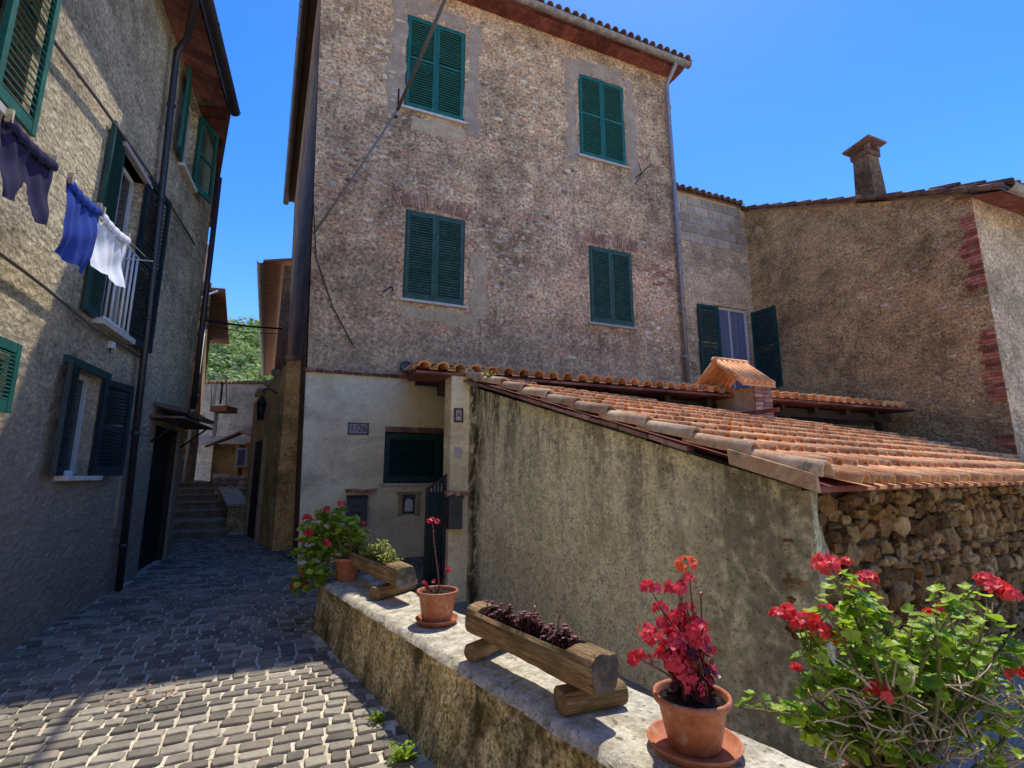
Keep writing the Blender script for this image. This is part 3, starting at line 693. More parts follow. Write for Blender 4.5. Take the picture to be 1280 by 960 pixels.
mb.build('exposed_stones', M_['expo'], RH, kind='stuff')
# chimney of brown house
cs, cz = Rf.pix(1085, 245)
ch = empty('chimney', (cs+.05, .9, cz-.35), 0); ch.parent = RH
cx_, cy_ = cs-.1, .25
mb = MB(); mb.add([(cx_-.2,cy_-.2,cz-.5),(cx_+.2,cy_-.2,cz-.5),(cx_+.2,cy_+.25,cz-.5),(cx_-.2,cy_+.25,cz-.5),(cx_-.15,cy_-.15,cz+.95),(cx_+.15,cy_-.15,cz+.95),(cx_+.15,cy_+.17,cz+.95),(cx_-.15,cy_+.17,cz+.95)],
   [(0,3,2,1),(4,5,6,7),(0,1,5,4),(1,2,6,5),(2,3,7,6),(3,0,4,7)])
bpy.data.objects.remove(ch)
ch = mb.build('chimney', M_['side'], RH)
mb = MB(); z = cz+.95
mb.box(cx_-.18,cx_+.18,cy_-.18,cy_+.2,z-.02,z+.07)
for i in (-1,1):
    for j in (-1,1): mb.box(cx_+i*.15-.035,cx_+i*.15+.035,cy_+.015+j*.15-.035,cy_+.015+j*.15+.035,z+.08,z+.2)
mb.obox((cx_,cy_+.015,z+.24),(.27,0,.03),(0,.28,0),(0,0,.022)); mb.build('chimney_cap', M_['soffit'] if False else M_['tile_d'], ch)
# wing wall
WX0, WX1 = 7.72, 10.0
wing = fempty('house_wing', Wf, 'low wing with an open green shuttered window beside the tall house', 'house')
WW = (8.62, 9.7, 3.5, 5.47)
mb = MB(); wall_panel(mb, WX0-.4, WX1+.05, -.9, 8.1, [WW], 0, .2, None, lambda x: 8.22-.02*(x-WX0)); mb.build('front_wall', M_['wing'], wing)
mb = MB()
for r_ in range(5):
    z = 6.95+r_*.24; x = WX0-.1+(r_%2)*.2
    while x < WX1-.45: mb.box(x, x+.4, -.012-U(0,.006), .01, z, z+.215, U(0,1)); x += .42
mb.build('concrete_blocks', M_['block'], wing)
mb = MB(); coppi(mb, (WX0-.4,-.12,8.2), (1,0,0), (0,.94,.34), 12, 5, .2, .36, .075, cols=(.1,.9)); mb.quad((WX0-.4,-.12,8.19),(WX1+.1,-.12,8.17),(WX1+.1,3,9.3),(WX0-.4,3,9.3), .5)
mb.build('roof', M_['tile_d'], wing)
mb = MB(); random.seed(5)
for i in range(26): flat_stone(mb, WX0+.0+abs(random.gauss(0,.16)), U(3.6,6.9), U(.05,.2), U(.04,.12), 0, U(.01,.03), 9, i*.6, U(.3,1))
mb.build('exposed_stones', M_['expo'], wing, kind='stuff')
f = MB(); a, b, c, d = WW
f.box(a,a+.06,.08,.14,c,d); f.box(b-.06,b,.08,.14,c,d); f.box(a+.06,b-.06,.08,.14,d-.06,d); f.box((a+b)/2-.03,(a+b)/2+.03,.085,.135,c,d-.06)
win = f.build('window', M_['frame'], wing)
g = MB(); g.box(a+.05,b-.05,.105,.11,c,d-.05); g.build('pane', M_['glass'], win)
g = MB(); g.grid(lambda u,v: (a+.05+u*(b-a-.1), .095+.008*sin(u*40), c+v*(d-c-.06)), 60, 2); g.build('curtain', M_['curtain'], win)
leaf('shutter', .6, 1.9, M_['green_d'], win, (a-.55,-.04,c+.0), -.03, 30, .5)
leaf('shutter', .62, 1.9, M_['green_d'], win, (b+.08,-.02,c), -pi/2+.12, 30, .5)
# far right chimney with tiles
cxy = Rf.w(LR-.5, 5.2, 0)
t = empty('tile_topped_chimney', tuple(Rf.w(3.2, 2.6, 6.55)), Rf.rz, 'small chimney roofed with orange tiles at the right edge above the gutter', 'chimney')
mb = MB(); mb.box(-.2,.2,-.2,.2,-1,.25); mb.box(-.2,-.1,-.2,.2,.25,.42); mb.box(.1,.2,-.2,.2,.25,.42); mb.build('stack', M_['patch'], t)
mb = MB()
for i in range(3): mb.tube([(-.32,-.15+i*.15,.42),(.32,-.15+i*.15,.56)], .08, 8, U(.4,1))
mb.build('cap_tiles', M_['tile'], t)
# ================================================================== SHED
random.seed(31)
shed = fempty('shed', Sf, 'low shed with stained plaster side wall, rubble stone front and orange tiled roof', 'shed')
BS = .306; A0 = 1.545; LW = 3.86            # roof slope, roof height at the eave, depth of the side wall
Y0 = -.9                                   # its floor lies lower than the street
def ridge_y(x): return 3.84-.2*x
def xr(y): return 7.0+.2*y
mb = MB(); n = 14     # side wall x=0, from near corner (y=0) back
ws = MB()
for i in range(n):
    a, b = LW*i/n, LW*(i+1)/n
    for j in range(6):
        ta, tb = j/6, (j+1)/6; za, zb = A0-.11+BS*.98*a, A0-.11+BS*.98*b
        ws.quad((0,a,Y0+(za-Y0)*ta),(0,b,Y0+(zb-Y0)*ta),(0,b,Y0+(zb-Y0)*tb),(0,a,Y0+(za-Y0)*tb), .5)
ws.quad((0,LW,Y0),(.35,LW,Y0),(.35,LW,A0-.11+BS*LW),(0,LW,A0-.11+BS*LW), .5)
def shedmat():
    """grey-beige lime render; long black damp runs from the verge, thick one at the far end"""
    t = NT('shed_side_render'); y = t.xyz()[1]; z = t.xyz()[2]
    big = t.noise(1.1, 8, .65); mid = t.noise(5, 9, .75, dist=.4); fine = t.noise(30, 6, .75)
    c = t.mix(t.ramp(big, [(.4, 0), (.6, 1)]), (.72,.67,.54), (.86,.82,.68))
    c = t.mix(1, c, t.ramp(t.noise(13, 9, .8, dist=.6), [(.4, .62), (.5, 1.08), (.6, 1.25)]), 'MULTIPLY')
    c = t.mix(1, c, t.ramp(t.noise(48, 5, .75), [(.4, .7), (.5, 1.05), (.6, 1.25)]), 'MULTIPLY')
    c = t.mix(t.ramp(mid, [(.5, 0), (.58, .6)]), c, (.8,.73,.56))
    c = t.mix(t.ramp(t.noise(2.2, 7, .7, src=t.map((1,1,.6))), [(.55, 0), (.68, .6)]), c, (.62,.54,.3))
    top = t.math('SUBTRACT', t.math('ADD', t.math('MULTIPLY', y, .31), 1.5), z)      # depth under the verge
    topf = t.N('ShaderNodeMapRange'); topf.inputs[1].default_value = 0; topf.inputs[2].default_value = 1.25
    topf.inputs[3].default_value = 1; topf.inputs[4].default_value = .12; t.L(top, topf.inputs[0])
    st = t.noise(4.2, 7, .65, src=t.map((1,1,.13)))
    stf = t.ramp(st, [(.465, 0), (.55, 1)])
    brk = t.ramp(t.noise(9, 8, .8, src=t.map((1,1,.55)), dist=.5), [(.42, .08), (.49, 1)])
    f = t.math('MULTIPLY', t.math('MULTIPLY', stf, brk), topf.outputs[0])
    f = t.math('MULTIPLY', f, t.ramp(t.math('MULTIPLY', y, .25), [(.1, .75), (.55, .6), (.75, 1)]))
    c = t.mix(t.math('MULTIPLY', f, .95), c, (.055,.048,.036))
    # thick damp run at the far end, and the greyer near third
    wob = t.math('MULTIPLY', t.math('SUBTRACT', t.noise(2.4, 5, .6, src=t.map((1,1,.6))), .5), .7)
    dd = t.math('ABSOLUTE', t.math('SUBTRACT', t.math('ADD', y, wob), 3.45)); 
    run = t.ramp(dd, [(.03, 1), (.2, 0)])
    c = t.mix(t.math('MULTIPLY', t.math('MULTIPLY', run, brk), .95), c, (.05,.043,.03))
    near = t.math('MULTIPLY', t.ramp(y, [(.2, 1), (1.0, 0)]), t.ramp(t.noise(6, 9, .85), [(.45, 0), (.52, 1)]))
    c = t.mix(t.math('MULTIPLY', near, .75), c, (.22,.2,.165))
    c = t.mix(t.ramp(fine, [(.34, .6), (.44, 0)]), c, (.14,.125,.09))
    sp = t.vor(26); c = t.mix(t.ramp(sp, [(.08, .8), (.2, 0)]), c, (.06,.055,.04))
    h = t.math('ADD', mid, t.math('MULTIPLY', fine, .5))
    return t.fin(c, .95, t.bump(h, .03, 1), .1)
ws.build('side_wall', shedmat(), shed)
# rubble front
mb = MB(); mb.quad((.02,.06,Y0),(9,.06,Y0),(9,.06,A0-.04),(.02,.06,A0-.04), .5); mb.build('mortar_core', M_['mortar'], shed)
mb = MB(); z = .0; row = 0
stones = MB()
while z < A0-.1:
    h = U(.06,.15); x = U(-.02,.04)
    if z+h > A0-.07: h = A0-.07-z
    while x < 8.6:
        w = U(.12,.3)*(1 if R() < .75 else .55); hh = h*U(.72,1.1)
        blob(stones, (x+w/2, .075+U(-.015,.02), z+h/2+U(-.02,.02)+.03*noise.noise(Vector((x*2,z*2,4)))), 1, (w*.53, U(.08,.12), hh*.58), row*3.7+x*5.1, .27, 11, 7, U(0,1), True, U(.0,.035))
        if R() < .9: blob(stones, (x+w*U(0,1), .03, z+U(0,h)), 1, (U(.02,.06), .04, U(.012,.03)), x*9, .2, 7, 4, U(0,1), True)
        x += w*U(.98,1.06)
    z += h*.95; row += 1
stones.build('rubble_front_wall', M_['stone'], shed)
# ragged render edge lapping over the corner
mb = MB(); pts = []; z = 0; K = 26
for k in range(K+1):
    z = -.2+(A0-.12+.2)*k/K; pts.append((.05+.1*noise.noise(Vector((z*5,3,1)))+.05*noise.noise(Vector((z*21,1,1)))+.06, z))
for k in range(K):
    (x1, z1), (x2, z2) = pts[k], pts[k+1]
    mb.quad((-.004,-.045,z1),(x1,-.03,z1),(x2,-.03,z2),(-.004,-.045,z2), .5)
    mb.quad((-.004,-.045,z1),(-.004,-.045,z2),(-.004,.1,z2),(-.004,.1,z1), .5)
    mb.quad((x1,-.03,z1),(x1,.05,z1),(x2,.05,z2),(x2,-.03,z2), .5)
mb.build('corner_render', bpy.data.materials['shed_side_render'], shed)
# roof
cs_, sn_ = cos(math.atan(BS)), sin(math.atan(BS))
mb = MB()
mb.add([(-.05,-.12,A0-.06-BS*.12),(9,-.12,A0-.06-BS*.12),(9,.9,A0-.06+BS*.9),(7.2,.95,A0-.06+BS*.95),(7.5,ridge_y(7.5)-.35,A0-.06+BS*(ridge_y(7.5)-.35)),(-.05,3.5,A0-.06+BS*3.5)], [(0,1,2,3,4,5)], .5)
mb.add([(-.05,-.12,A0-.09-BS*.12),(9,-.12,A0-.09-BS*.12),(9,.9,A0-.09+BS*.9),(7.2,.95,A0-.09+BS*.95),(7.5,ridge_y(7.5)-.35,A0-.09+BS*(ridge_y(7.5)-.35)),(-.05,3.5,A0-.09+BS*3.5)], [(5,4,3,2,1,0)], .5)
mb.quad((-.05,-.12,A0-.09-BS*.12),(9,-.12,A0-.09-BS*.12),(9,-.12,A0-.06-BS*.12),(-.05,-.12,A0-.06-BS*.12), .5)
mb.build('roof_deck', M_['soffit'], shed)
mb = MB()
def keep(p): return p.y < ridge_y(p.x)-.42 and (p.x < xr(p.y) or p.y < .8)
coppi(mb, (.06,-.22,A0-.09-BS*.1), (1,0,0), (0,cs_,sn_), 52, 12, .17, .33, .053, keep, cols=(.1,1))
rt = mb.build('roof_tiles', M_['tile'], shed)
# big half-round tiles along the verge
mb = MB(); L_ = .42; k = 0; y = -.14
while y < 3.75:
    r_ = .066; lo = Vector((.0+U(-.01,.01), y, A0+.012+BS*y+U(0,.01))); dirv = Vector((U(-.012,.012), cs_, sn_)); hi = lo+dirv*(L_*1.12)-Vector((0,0,.035)); K = 8; vs = []
    for c_, rr_ in ((lo, r_), (hi, r_*.82)):
        for ri in (rr_, rr_-.016):
            for q in range(K+1):
                th = -.25+(pi+.5)*q/K; vs.append(c_+Vector((-cos(th)*ri, 0, sin(th)*ri-.01)))
    A = K+1; fs = []
    for q in range(K): fs += [(q,q+1,2*A+q+1,2*A+q),(A+q,3*A+q,3*A+q+1,A+q+1),(q,A+q,A+q+1,q+1)]
    mb.add(vs, fs, U(.1,.9) if k != 4 else 0, True); y += L_*cs_*.93; k += 1
mb.build('verge_tiles', M_['tile_l'], shed)
mb = MB()
mb.obox((-.06, .12, A0-.045+BS*.12), (.012,0,0), (0,.25*cs_,.25*sn_), (0,.0,.045), .3, .006)
mb.build('verge_board_tile', M_['tile_l'], shed, bevel=.004)
mb = MB()    # thin slabs under the verge
y = .65
while y < 3.7: 
    l = U(.25,.45); mb.obox((-.02,y+l/2,A0-.075+BS*(y+l/2)), (.05,0,0), (0,l/2,BS*l/2), (0,0,.014), U(0,1), .006); y += l+.02
mb.build('verge_slabs', M_['brick'], shed)
# tile-roofed chimney on the shed ridge
cxs, czs = Mf.pix(943, 514, -3.25); cw = Mf.w(cxs, -3.25, czs)
lx, ly = Sf.loc(cw.x, cw.y); lc = (lx, ly, czs); lr = Mf.rz-Sf.rz; CH = .34
mb = MB(); mb.box(0, .24, .0, .92, -.5, CH, .5)
tch = mb.build('chimney', M_['patch'], shed, lc, lr, label='shed chimney with a tent of terracotta tiles')
mb = MB(); z = -.5
while z < CH:
    w = .14+U(-.02,.03); mb.box(.0, w, -.035, -.002, z, z+.05, U(0,1)); mb.box(w+.01, .32, -.035, -.002, z, z+.05, U(0,1)); mb.box(.243, .32, .0, .9, z, z+.05, U(0,1)); z += .058
mb.build('chimney_bricks', M_['brick'], tch)
mb = MB(); ry, rz_ = .42, CH+.44
for sgn, by in ((-1, -.06), (1, .93)):
    for i in range(6):
        x_ = -.2+i*.105; mb.tube([(x_, by, CH+.05), (x_, ry-sgn*-.0, rz_)], [.052,.045], 8, U(.3,1))
    mb.add([(-.24,by,CH+.0),(.38,by,CH+.0),(.38,ry,rz_-.04),(-.24,ry,rz_-.04),(-.24,by,CH+.03),(.38,by,CH+.03),(.38,ry,rz_-.01),(-.24,ry,rz_-.01)], [(0,1,2,3),(4,5,6,7),(0,3,7,4),(1,2,6,5),(0,1,5,4)], .6)
mb.tube([(-.25,ry,rz_+.01),(.39,ry,rz_+.01)], .05, 10, .9)
mb.build('chimney_tile_roof', M_['tile'], tch)
mb = MB(); mb.box(-.05, .0, -.4, .95, -.05, .0); mb.build('flashing_ledge', M_['soffit'], tch)

# ================================================================== PARAPET
random.seed(41)
PL = 4.95; PT = .56
para = fempty('parapet_wall', Pf, 'low mossy parapet wall with a pale top carrying the flower pots and log planters', 'wall')
def prof_p(x):   # street face batter
    return .05+.1*min(1, x/2.5)
mb = MB()
def facef(u, v):
    x = PL*u; z = -.15+(PT-.03+.15)*v; b = prof_p(x)*(1-v)**1.4
    y = -b+.02*nz((x,0,z), 3, 2)+.012*nz((x,0,z), 9, 4)
    return (x, y, z)
mb.grid(facef, 150, 26)
def endf(u, v):
    z = -.15+(PT-.03+.15)*v; return (-.06*(1-v)-.01+.015*nz((0,u,z),6), -.05*(1-v)*(1-u)+.5*u, z)
mb.grid(endf, 16, 26)
mb.quad((0,.5,-.9),(PL,.5,-.9),(PL,.5,PT-.02),(0,.5,PT-.02), .5)
mb.build('rendered_side', M_['parapet'], para)
mb = MB()
def topf_(u, v):
    x = -.015+(PL+.015)*u; y = -.012+.524*v; e = min(v, 1-v)*.52; z = PT-.028*(1 if e < .001 else 0)-.012*max(0, 1-e/.03)+.008*nz((x,y,0),2.2,7)+.004*nz((x,y,0),14,7)
    return (x, y+.012*nz((x,y,1),5,3)*(1 if e < .03 else 0), z)
mb.grid(topf_, 220, 26)
mb.quad((-.015,-.01,PT-.03),(-.015,.51,PT-.03),(-.012,.51,PT),(-.012,-.01,PT), .5)
mb.build('top', M_['cope'], para)

# ---------------------------------------------------------------- pots, planters
def pot_mesh(root, Rm, H, Rb, saucer=None):
    mb = MB(); rim = H*.16
    prof = [(Rb*.98,0),(Rb,.004),(Rb+(Rm*.9-Rb)*.86,H-rim-.006),(Rm*.9,H-rim),(Rm*.985,H-rim+.003),(Rm,H-rim+.01),(Rm,H-.006),(Rm*.985,H),(Rm*.92,H),(Rm*.9,H-.008),(Rm*.84,H-rim),(Rb*.9,.02)]
    md = lambda i, th: 1+(.006*(1 if sin(th*26) > 0 else -1) if i in (1,2) else 0)
    mb.lathe(prof, n=104, tint=.5, mod=md); mb.build('pot', M_['pot'], root)
    mb = MB(); mb.lathe([(.01,H-rim*.75),(Rm*.5,H-rim*.6),(Rm*.87,H-rim*.8)], n=24); 
    for i in range(30): a=U(0,6.28); q=U(0,Rm*.8); blob(mb,(q*cos(a),q*sin(a),H-rim*.65),U(.004,.01),seed=i)
    mb.build('soil', M_['soil'], root)
    if saucer:
        mb = MB(); s = saucer; mb.lathe([(s*.8,-.018),(s*.84,-.018),(s*.98,.012),(s,.016),(s*.985,.02),(s*.95,.016),(s*.82,-.008),(s*.02,-.008)], n=64); mb.build('saucer', M_['pot'], root)
def rnd_dir(up=.3):
    a = U(0, 2*pi); z = U(-.4, 1)+up; return Vector((cos(a), sin(a), z)).normalized()
def leaf_shape(mb, c, nrm, size, lobes=5, tint=None, cup=.15, depth=.22, n=20, spin=None):
    nrm = Vector(nrm).normalized(); a = nrm.cross(Vector((U(-1,1),U(-1,1),U(-1,1)))).normalized(); b = nrm.cross(a)
    vs = [Vector(c)]; s0 = U(0,6.28) if spin is None else spin
    for ring, rr in ((0, .55), (1, 1)):
        for k in range(n):
            th = 2*pi*k/n+s0; lob = 1-depth*(.5-.5*cos(lobes*2*pi*k/n))*(1 if ring else .3)
            if k == 0: lob *= .45
            r_ = size*rr*lob*U(.95,1.05)
            vs.append(Vector(c)+a*cos(th)*r_+b*sin(th)*r_+nrm*size*cup*(rr**2)*(1+.5*sin(3*th+s0)))
    fs = [(0,1+k,1+(k+1)%n) for k in range(n)]+[(1+k,1+n+k,1+n+(k+1)%n,1+(k+1)%n) for k in range(n)]
    mb.add(vs, fs, U(0,1) if tint is None else tint, True)
def simple_leaf(mb, c, d, nrm, l, w, tint=None, fold=.15):
    d = Vector(d).normalized(); s = d.cross(Vector(nrm)).normalized(); u = s.cross(d).normalized(); c = Vector(c)
    mid = [c, c+d*l*.35+u*l*.05, c+d*l*.7+u*l*.04, c+d*l-u*l*.06]
    L_ = [c+d*l*.35+s*w*.5+u*(fold*w), c+d*l*.7+s*w*.4+u*(fold*w)]; R_ = [c+d*l*.35-s*w*.5+u*(fold*w), c+d*l*.7-s*w*.4+u*(fold*w)]
    mb.add(mid+L_+R_, [(0,4,1),(1,4,5,2),(2,5,3),(0,1,6),(1,2,7,6),(2,3,7)], U(0,1) if tint is None else tint, True)
def floret(mb, c, nrm, s, pet=5, tint=None):
    nrm = Vector(nrm).normalized(); a = nrm.cross(Vector((.3,.7,.2))).normalized(); b = nrm.cross(a); t0 = U(0,6)
    for k in range(pet):
        th = t0+2*pi*k/pet+U(-.15,.15); d = a*cos(th)+b*sin(th)+nrm*U(.1,.5); simple_leaf(mb, c, d, nrm, s*U(.85,1.1), s*.75, tint if tint is not None else U(0,1), .12)
def umbel(mb, c, s, nf=14, r=.03):
    for i in range(nf):
        d = rnd_dir(.25); floret(mb, Vector(c)+d*r*U(.6,1), d, s, 5, U(0,1))
def curve(a, b, bend, n=7):
    a, b, bend = Vector(a), Vector(b), Vector(bend)
    return [a*(1-t)**2+(a+b)/2*2*t*(1-t)+b*t*t+bend*(4*t*(1-t)) for t in [i/(n-1) for i in range(n)]]

def geranium(root, base, tips, fl, lmat='leaf', fmat='red', leafs=12, ls=.03, spread=.08, twigs=0, fs=.016, fr=.03):
    st, lf = MB(), MB(); base = Vector(base)
    for tp in tips:
        tp = Vector(tp); b = base+Vector((U(-.05,.05),U(-.05,.05),0)); bend = Vector((U(-.04,.04),U(-.04,.04),U(-.01,.06)))
        path = curve(b, tp, bend, 9); st.tube(path, [.006,.006,.0055,.005,.005,.0045,.004,.0035,.003], 5, U(0,1))
        for i in range(leafs):
            q = U(.35,1.0)**.7; k = min(7, int(q*8)); p = path[k].lerp(path[k+1], q*8-k) if k < 8 else path[8]
            d = rnd_dir(.2); e = p+d*U(.3,1)*spread; st.tube([p, (p+e)/2+Vector((0,0,.008)), e], .0014, 4, .8, False)
            n_ = (d*.6+Vector((0,0,1))+Vector((U(-.5,.5),U(-.5,.5),U(-.2,.3)))); leaf_shape(lf, e, n_, ls*U(.6,1.25), 5, None, .22, .3)
    for f_ in fl:
        c = Vector(f_[:3]); near = min(tips, key=lambda t: (Vector(t)-c).length); st.tube(curve(Vector(near)-Vector((0,0,.06)), c, (0,0,.01), 5), .0022, 5, .6)
        fw = MB(); umbel(fw, c, fs*(f_[3] if len(f_) > 3 else 1), 15, fr*(f_[3] if len(f_) > 3 else 1)); fw.build('flower_head', M_[fmat], root)
    st.build('stems', M_['stem'], root); lf.build('leaves', M_[lmat], root)
def lp(px, py, Y): return Yp(px, py, Y)

# pot with crimson flowers
c2 = Zp(868, 930, PT+.02); 
def potroot(name, c, label): return empty(name, tuple(c), 0, label, 'potted plant')
def rel(root, p): return Vector(p)-root.location
P2 = potroot('potted_begonia', (c2.x, c2.y, PT+.02), 'terracotta pot with crimson flowers and dark red stems, standing on a wide saucer')
sc_ = (ray(868,866).y and c2.y/ray(868,866).y)/FP   # metres per photo pixel at the pot
Rm = 47*sc_; Hh = Yp(868, 866, c2.y).z-c2.z
pot_mesh(P2, Rm, Hh, Rm*.66, Rm*1.2)
random.seed(51)
def P2p(px, py, dy=0): return rel(P2, Yp(px, py, c2.y+dy))
st, lf = MB(), MB()
heads = [(858,706,.03,1.0),(812,735,-.02,.9),(845,735,.0,1.0),(862,722,.02,.6),(866,782,.03,.6),(808,790,0,.9),(835,780,.02,1),(848,770,.0,.8),(868,785,-.03,1.1),(800,825,-.04,1.0),(840,812,-.05,1.1),(862,820,.03,1),(880,812,.04,1.0),(858,843,-.05,1),(885,838,.0,.8),(836,796,-.05,.9),(877,852,-.04,.8),(818,800,.0,.8),(825,760,.02,.7),(850,795,-.03,1),(872,800,-.02,1),(846,828,-.06,1.1),(868,862,-.07,.8),(830,822,.02,.9),(858,760,.0,.7)]
for (x, y, dy, k) in heads:
    p = P2p(x, y, dy); a = Vector((U(-.05,.05),U(-.05,.05),Hh*.85)); st.tube(curve(a, p, (U(-.02,.02),U(-.02,.02),.02), 8), [.0045,.0045,.004,.004,.0035,.003,.0025,.002], 6, U(0,1))
    fw = MB()
    for i in range(int(14*k)):
        d = rnd_dir(.1); c = p+Vector((d.x*.034,d.y*.03,d.z*.02))*k; floret(fw, c, d, .025*k, 4, U(0,1))
    fw.build('flower_head', M_['orange' if y < 710 else 'pink'], P2)
for i in range(85):
    a = U(0,6.28); q = U(.01,.085); z = Hh+U(-.02,.16); e = Vector((q*cos(a), q*sin(a), z)); leaf_shape(lf, e, rnd_dir(.5), U(.012,.03), 3, U(0,.8), .3, .15, 12)
for (x, y, dy) in ((876,745,.0),(868,770,.02)):   # red bare stem tips
    p = P2p(x, y, dy); st.tube(curve((.02,.01,Hh*.85), p, (.01,0,0), 8), .003, 5, .5)
    for i in range(5): simple_leaf(lf, p, rnd_dir(), (0,0,1), .02, .012, U(.4,.9))
st.build('stems', M_['rstem'], P2); lf.build('leaves', M_['leaf_r'], P2)

# small pot with one tall stem
c1 = Zp(546, 776, PT+.015)
P1 = potroot('potted_flower', (c1.x, c1.y, PT+.02), 'terracotta pot with one tall bare stem, between the two log planters')
sc1 = c1.y/ray(548,742).y/FP; Rm1 = 26*sc1; H1 = Yp(548, 738, c1.y).z-c1.z
pot_mesh(P1, Rm1, H1, Rm1*.7, Rm1*1.02)
def P1p(px, py, dy=0): return rel(P1, Yp(px, py, c1.y+dy))
st, lf, fw = MB(), MB(), MB(); random.seed(61)
path = [Vector((.0,0,H1*.8)), P1p(549,735), P1p(547,710), P1p(544,690), P1p(542,670), P1p(541,655)]
st.tube(path, [.006,.0055,.005,.0045,.004,.0035], 6, .7)
for i in range(10):
    q = R()*4.9; k = int(q); p = path[k].lerp(path[k+1], q-k); blob(st, p+Vector((U(-.004,.004),0,0)), .006, seed=i)
for x, y in ((537,652),(546,652),(541,650)):
    for i in range(5): floret(fw, P1p(x,y)+rnd_dir()*.008, rnd_dir(), .02, 5)
fw.build('flower_head', M_['pink'], P1)
for x, y, k in ((560,713,1),(531,730,.9),(534,735,.7),(542,727,.5)):
    p = P1p(x,y); st.tube([Vector((U(-.02,.02),0,H1*.8)), (p+Vector((0,0,H1*.8)))/2, p], .0025, 5, .7)
    fw = MB()
    for i in range(int(5*k)+1): floret(fw, p+rnd_dir()*.012, rnd_dir(), .017*k, 5)
    fw.build('flower_head', M_['pink'], P1)
    for i in range(4): simple_leaf(lf, p-Vector((0,0,.012)), rnd_dir(), (0,0,1), .028, .018)
st.build('stem', M_['rstem'], P1); lf.build('leaves', M_['leaf_r'], P1)

# log planters -----------------------------------------------------------
def log_planter(pa, pb, r, label, seed):
    """half log hollowed along its top; pa, pb = axis ends in the world"""
    pa, pb = Vector(pa), Vector(pb); d = pb-pa; Ln = d.length; az = atan2(d.y, d.x); mid = (pa+pb)/2
    root = empty('log_planter', tuple(mid), az, label, 'planter', 'hollowed log planters on the parapet'); root.rotation_euler.y = -math.asin(d.z/Ln)
    mb = MB(); n = 28; NS = 56; vs = []; fs = []
    def sect(x, u):
        pts = []
        cav = 1 if .13 < u < .84 else 0
        for k in range(n):
            th = 2*pi*k/n-pi/2            # from bottom round
            cx, cz = cos(th), sin(th); sq = 1/max(abs(cx)**3.2+abs(cz)**3.2, .001)**(1/3.2)
            y, z = cx*sq*r*.9, cz*sq*r*.86
            if cz > .0: y *= 1-.1*cz
            rr = 1+.14*noise.noise(Vector((x*3, cx*1.2+seed, cz*1.2)))+.07*noise.noise(Vector((x*9, cx*4+seed, cz*4)))
            y *= rr; z *= rr
            if cav and z > r*.45 and abs(y) < r*.62: z = -r*.05+U(-.004,.004)
            pts.append((x, y, z))
        return pts
    for i in range(NS+1):
        u = i/NS; x = -Ln/2+Ln*u; e = min(u, 1-u); P_ = sect(x, u)
        if e < .012: P_ = [(a, b*.93, c*.93) for a, b, c in P_]
        vs += P_
    for i in range(NS):
        for k in range(n): fs.append((i*n+k, i*n+(k+1)%n, (i+1)*n+(k+1)%n, (i+1)*n+k))
    mb.add(vs, fs, .5, False); mb.build('log', M_['log'], root)
    for s, base in ((-1, 0), (1, NS*n)):
        mb = MB()
        ring = vs[base:base+n]; c = (ring[0][0]+s*.004, 0, 0); rg = [(p[0]+s*.002, p[1], p[2]) for p in ring]
        r2 = [(p[0]+s*.004+s*.005*noise.noise(Vector(p)*30), p[1]*.55, p[2]*.55) for p in ring]
        mb.add(rg+r2+[c], [(k,(k+1)%n,n+(k+1)%n,n+k) for k in range(n)]+[(n+k,n+(k+1)%n,2*n) for k in range(n)], .5)
        for q in range(0):
            a = q*1.25+seed; mb.obox((ring[0][0]+s*.004, cos(a)*r*.45, sin(a)*r*.4), (.0035,0,0), (0,cos(a)*r*.38,sin(a)*r*.38), (0,-sin(a)*.0025,cos(a)*.0025), 0)
        mb.build('end_grain', M_['log_end'], root)
    mb = MB(); x0, x1 = -Ln*.36, Ln*.33
    mb.grid(lambda u,v: (x0+(x1-x0)*u, -r*.5+r*v, r*.42+.02*nz((u*8,v*3,seed),1.5)), 30, 6); mb.build('soil', M_['soil'], root)
    return root, Ln
l2, Ln2 = log_planter(Zp(596,771,PT+.19), Zp(757,842,PT+.19), .088, 'hollowed log planter with burgundy succulents, nearer one', 2.3)
random.seed(71); lf = MB(); st = MB()
for i in range(120):
    x = random.choice((-.3,-.22,-.06,0,.06,.2,.25))*Ln2+random.gauss(0,.03)*1; x = max(-.34*Ln2, min(.31*Ln2, x)); y = U(-.035,.035); z = .045+U(0,.035)+(.03 if R() < .2 else 0)
    st.tube([(x,y,.03),(x+U(-.01,.01),y,z)], .003, 5, .3)
    for k in range(15):
        a = k*2.4; e = .2+k*.075; d = Vector((cos(a),sin(a),e*.7)); simple_leaf(lf, (x,y,z), d, (0,0,1), .03-.0011*k, .015, U(0,1), .2)
for sx in (.02*Ln2, .2*Ln2):
    st.tube([(sx,0,.04),(sx+.01,0,.11),(sx+.02,0,.15)], .0025, 5)
    for k in range(10): simple_leaf(lf, (sx+.02,0,.145), rnd_dir(.2), (0,0,1), .02, .01, U(.6,1))
st.build('stems', M_['rstem'], l2); lf.build('succulents', M_['succ'], l2)
l1, Ln1 = log_planter(Zp(437,692,PT+.2), Zp(508,722,PT+.19), .095, 'hollowed log planter full of small yellow green leaves, farther one', 5.1)
random.seed(72); lf = MB(); st = MB()
for i in range(120):
    x = U(-.36,.33)*Ln1; y = U(-.05,.05); z = .06+U(0,.07)*(1.2+sin(x*9)); st.tube([(x,y,.03),(x+U(-.02,.02),y+U(-.02,.02),z)], .002, 4, .3, False)
    for k in range(8): simple_leaf(lf, (x+U(-.02,.02),y+U(-.03,.03),z+U(-.03,.01)), rnd_dir(.3), (0,0,1), U(.015,.028), .017, U(0,1))
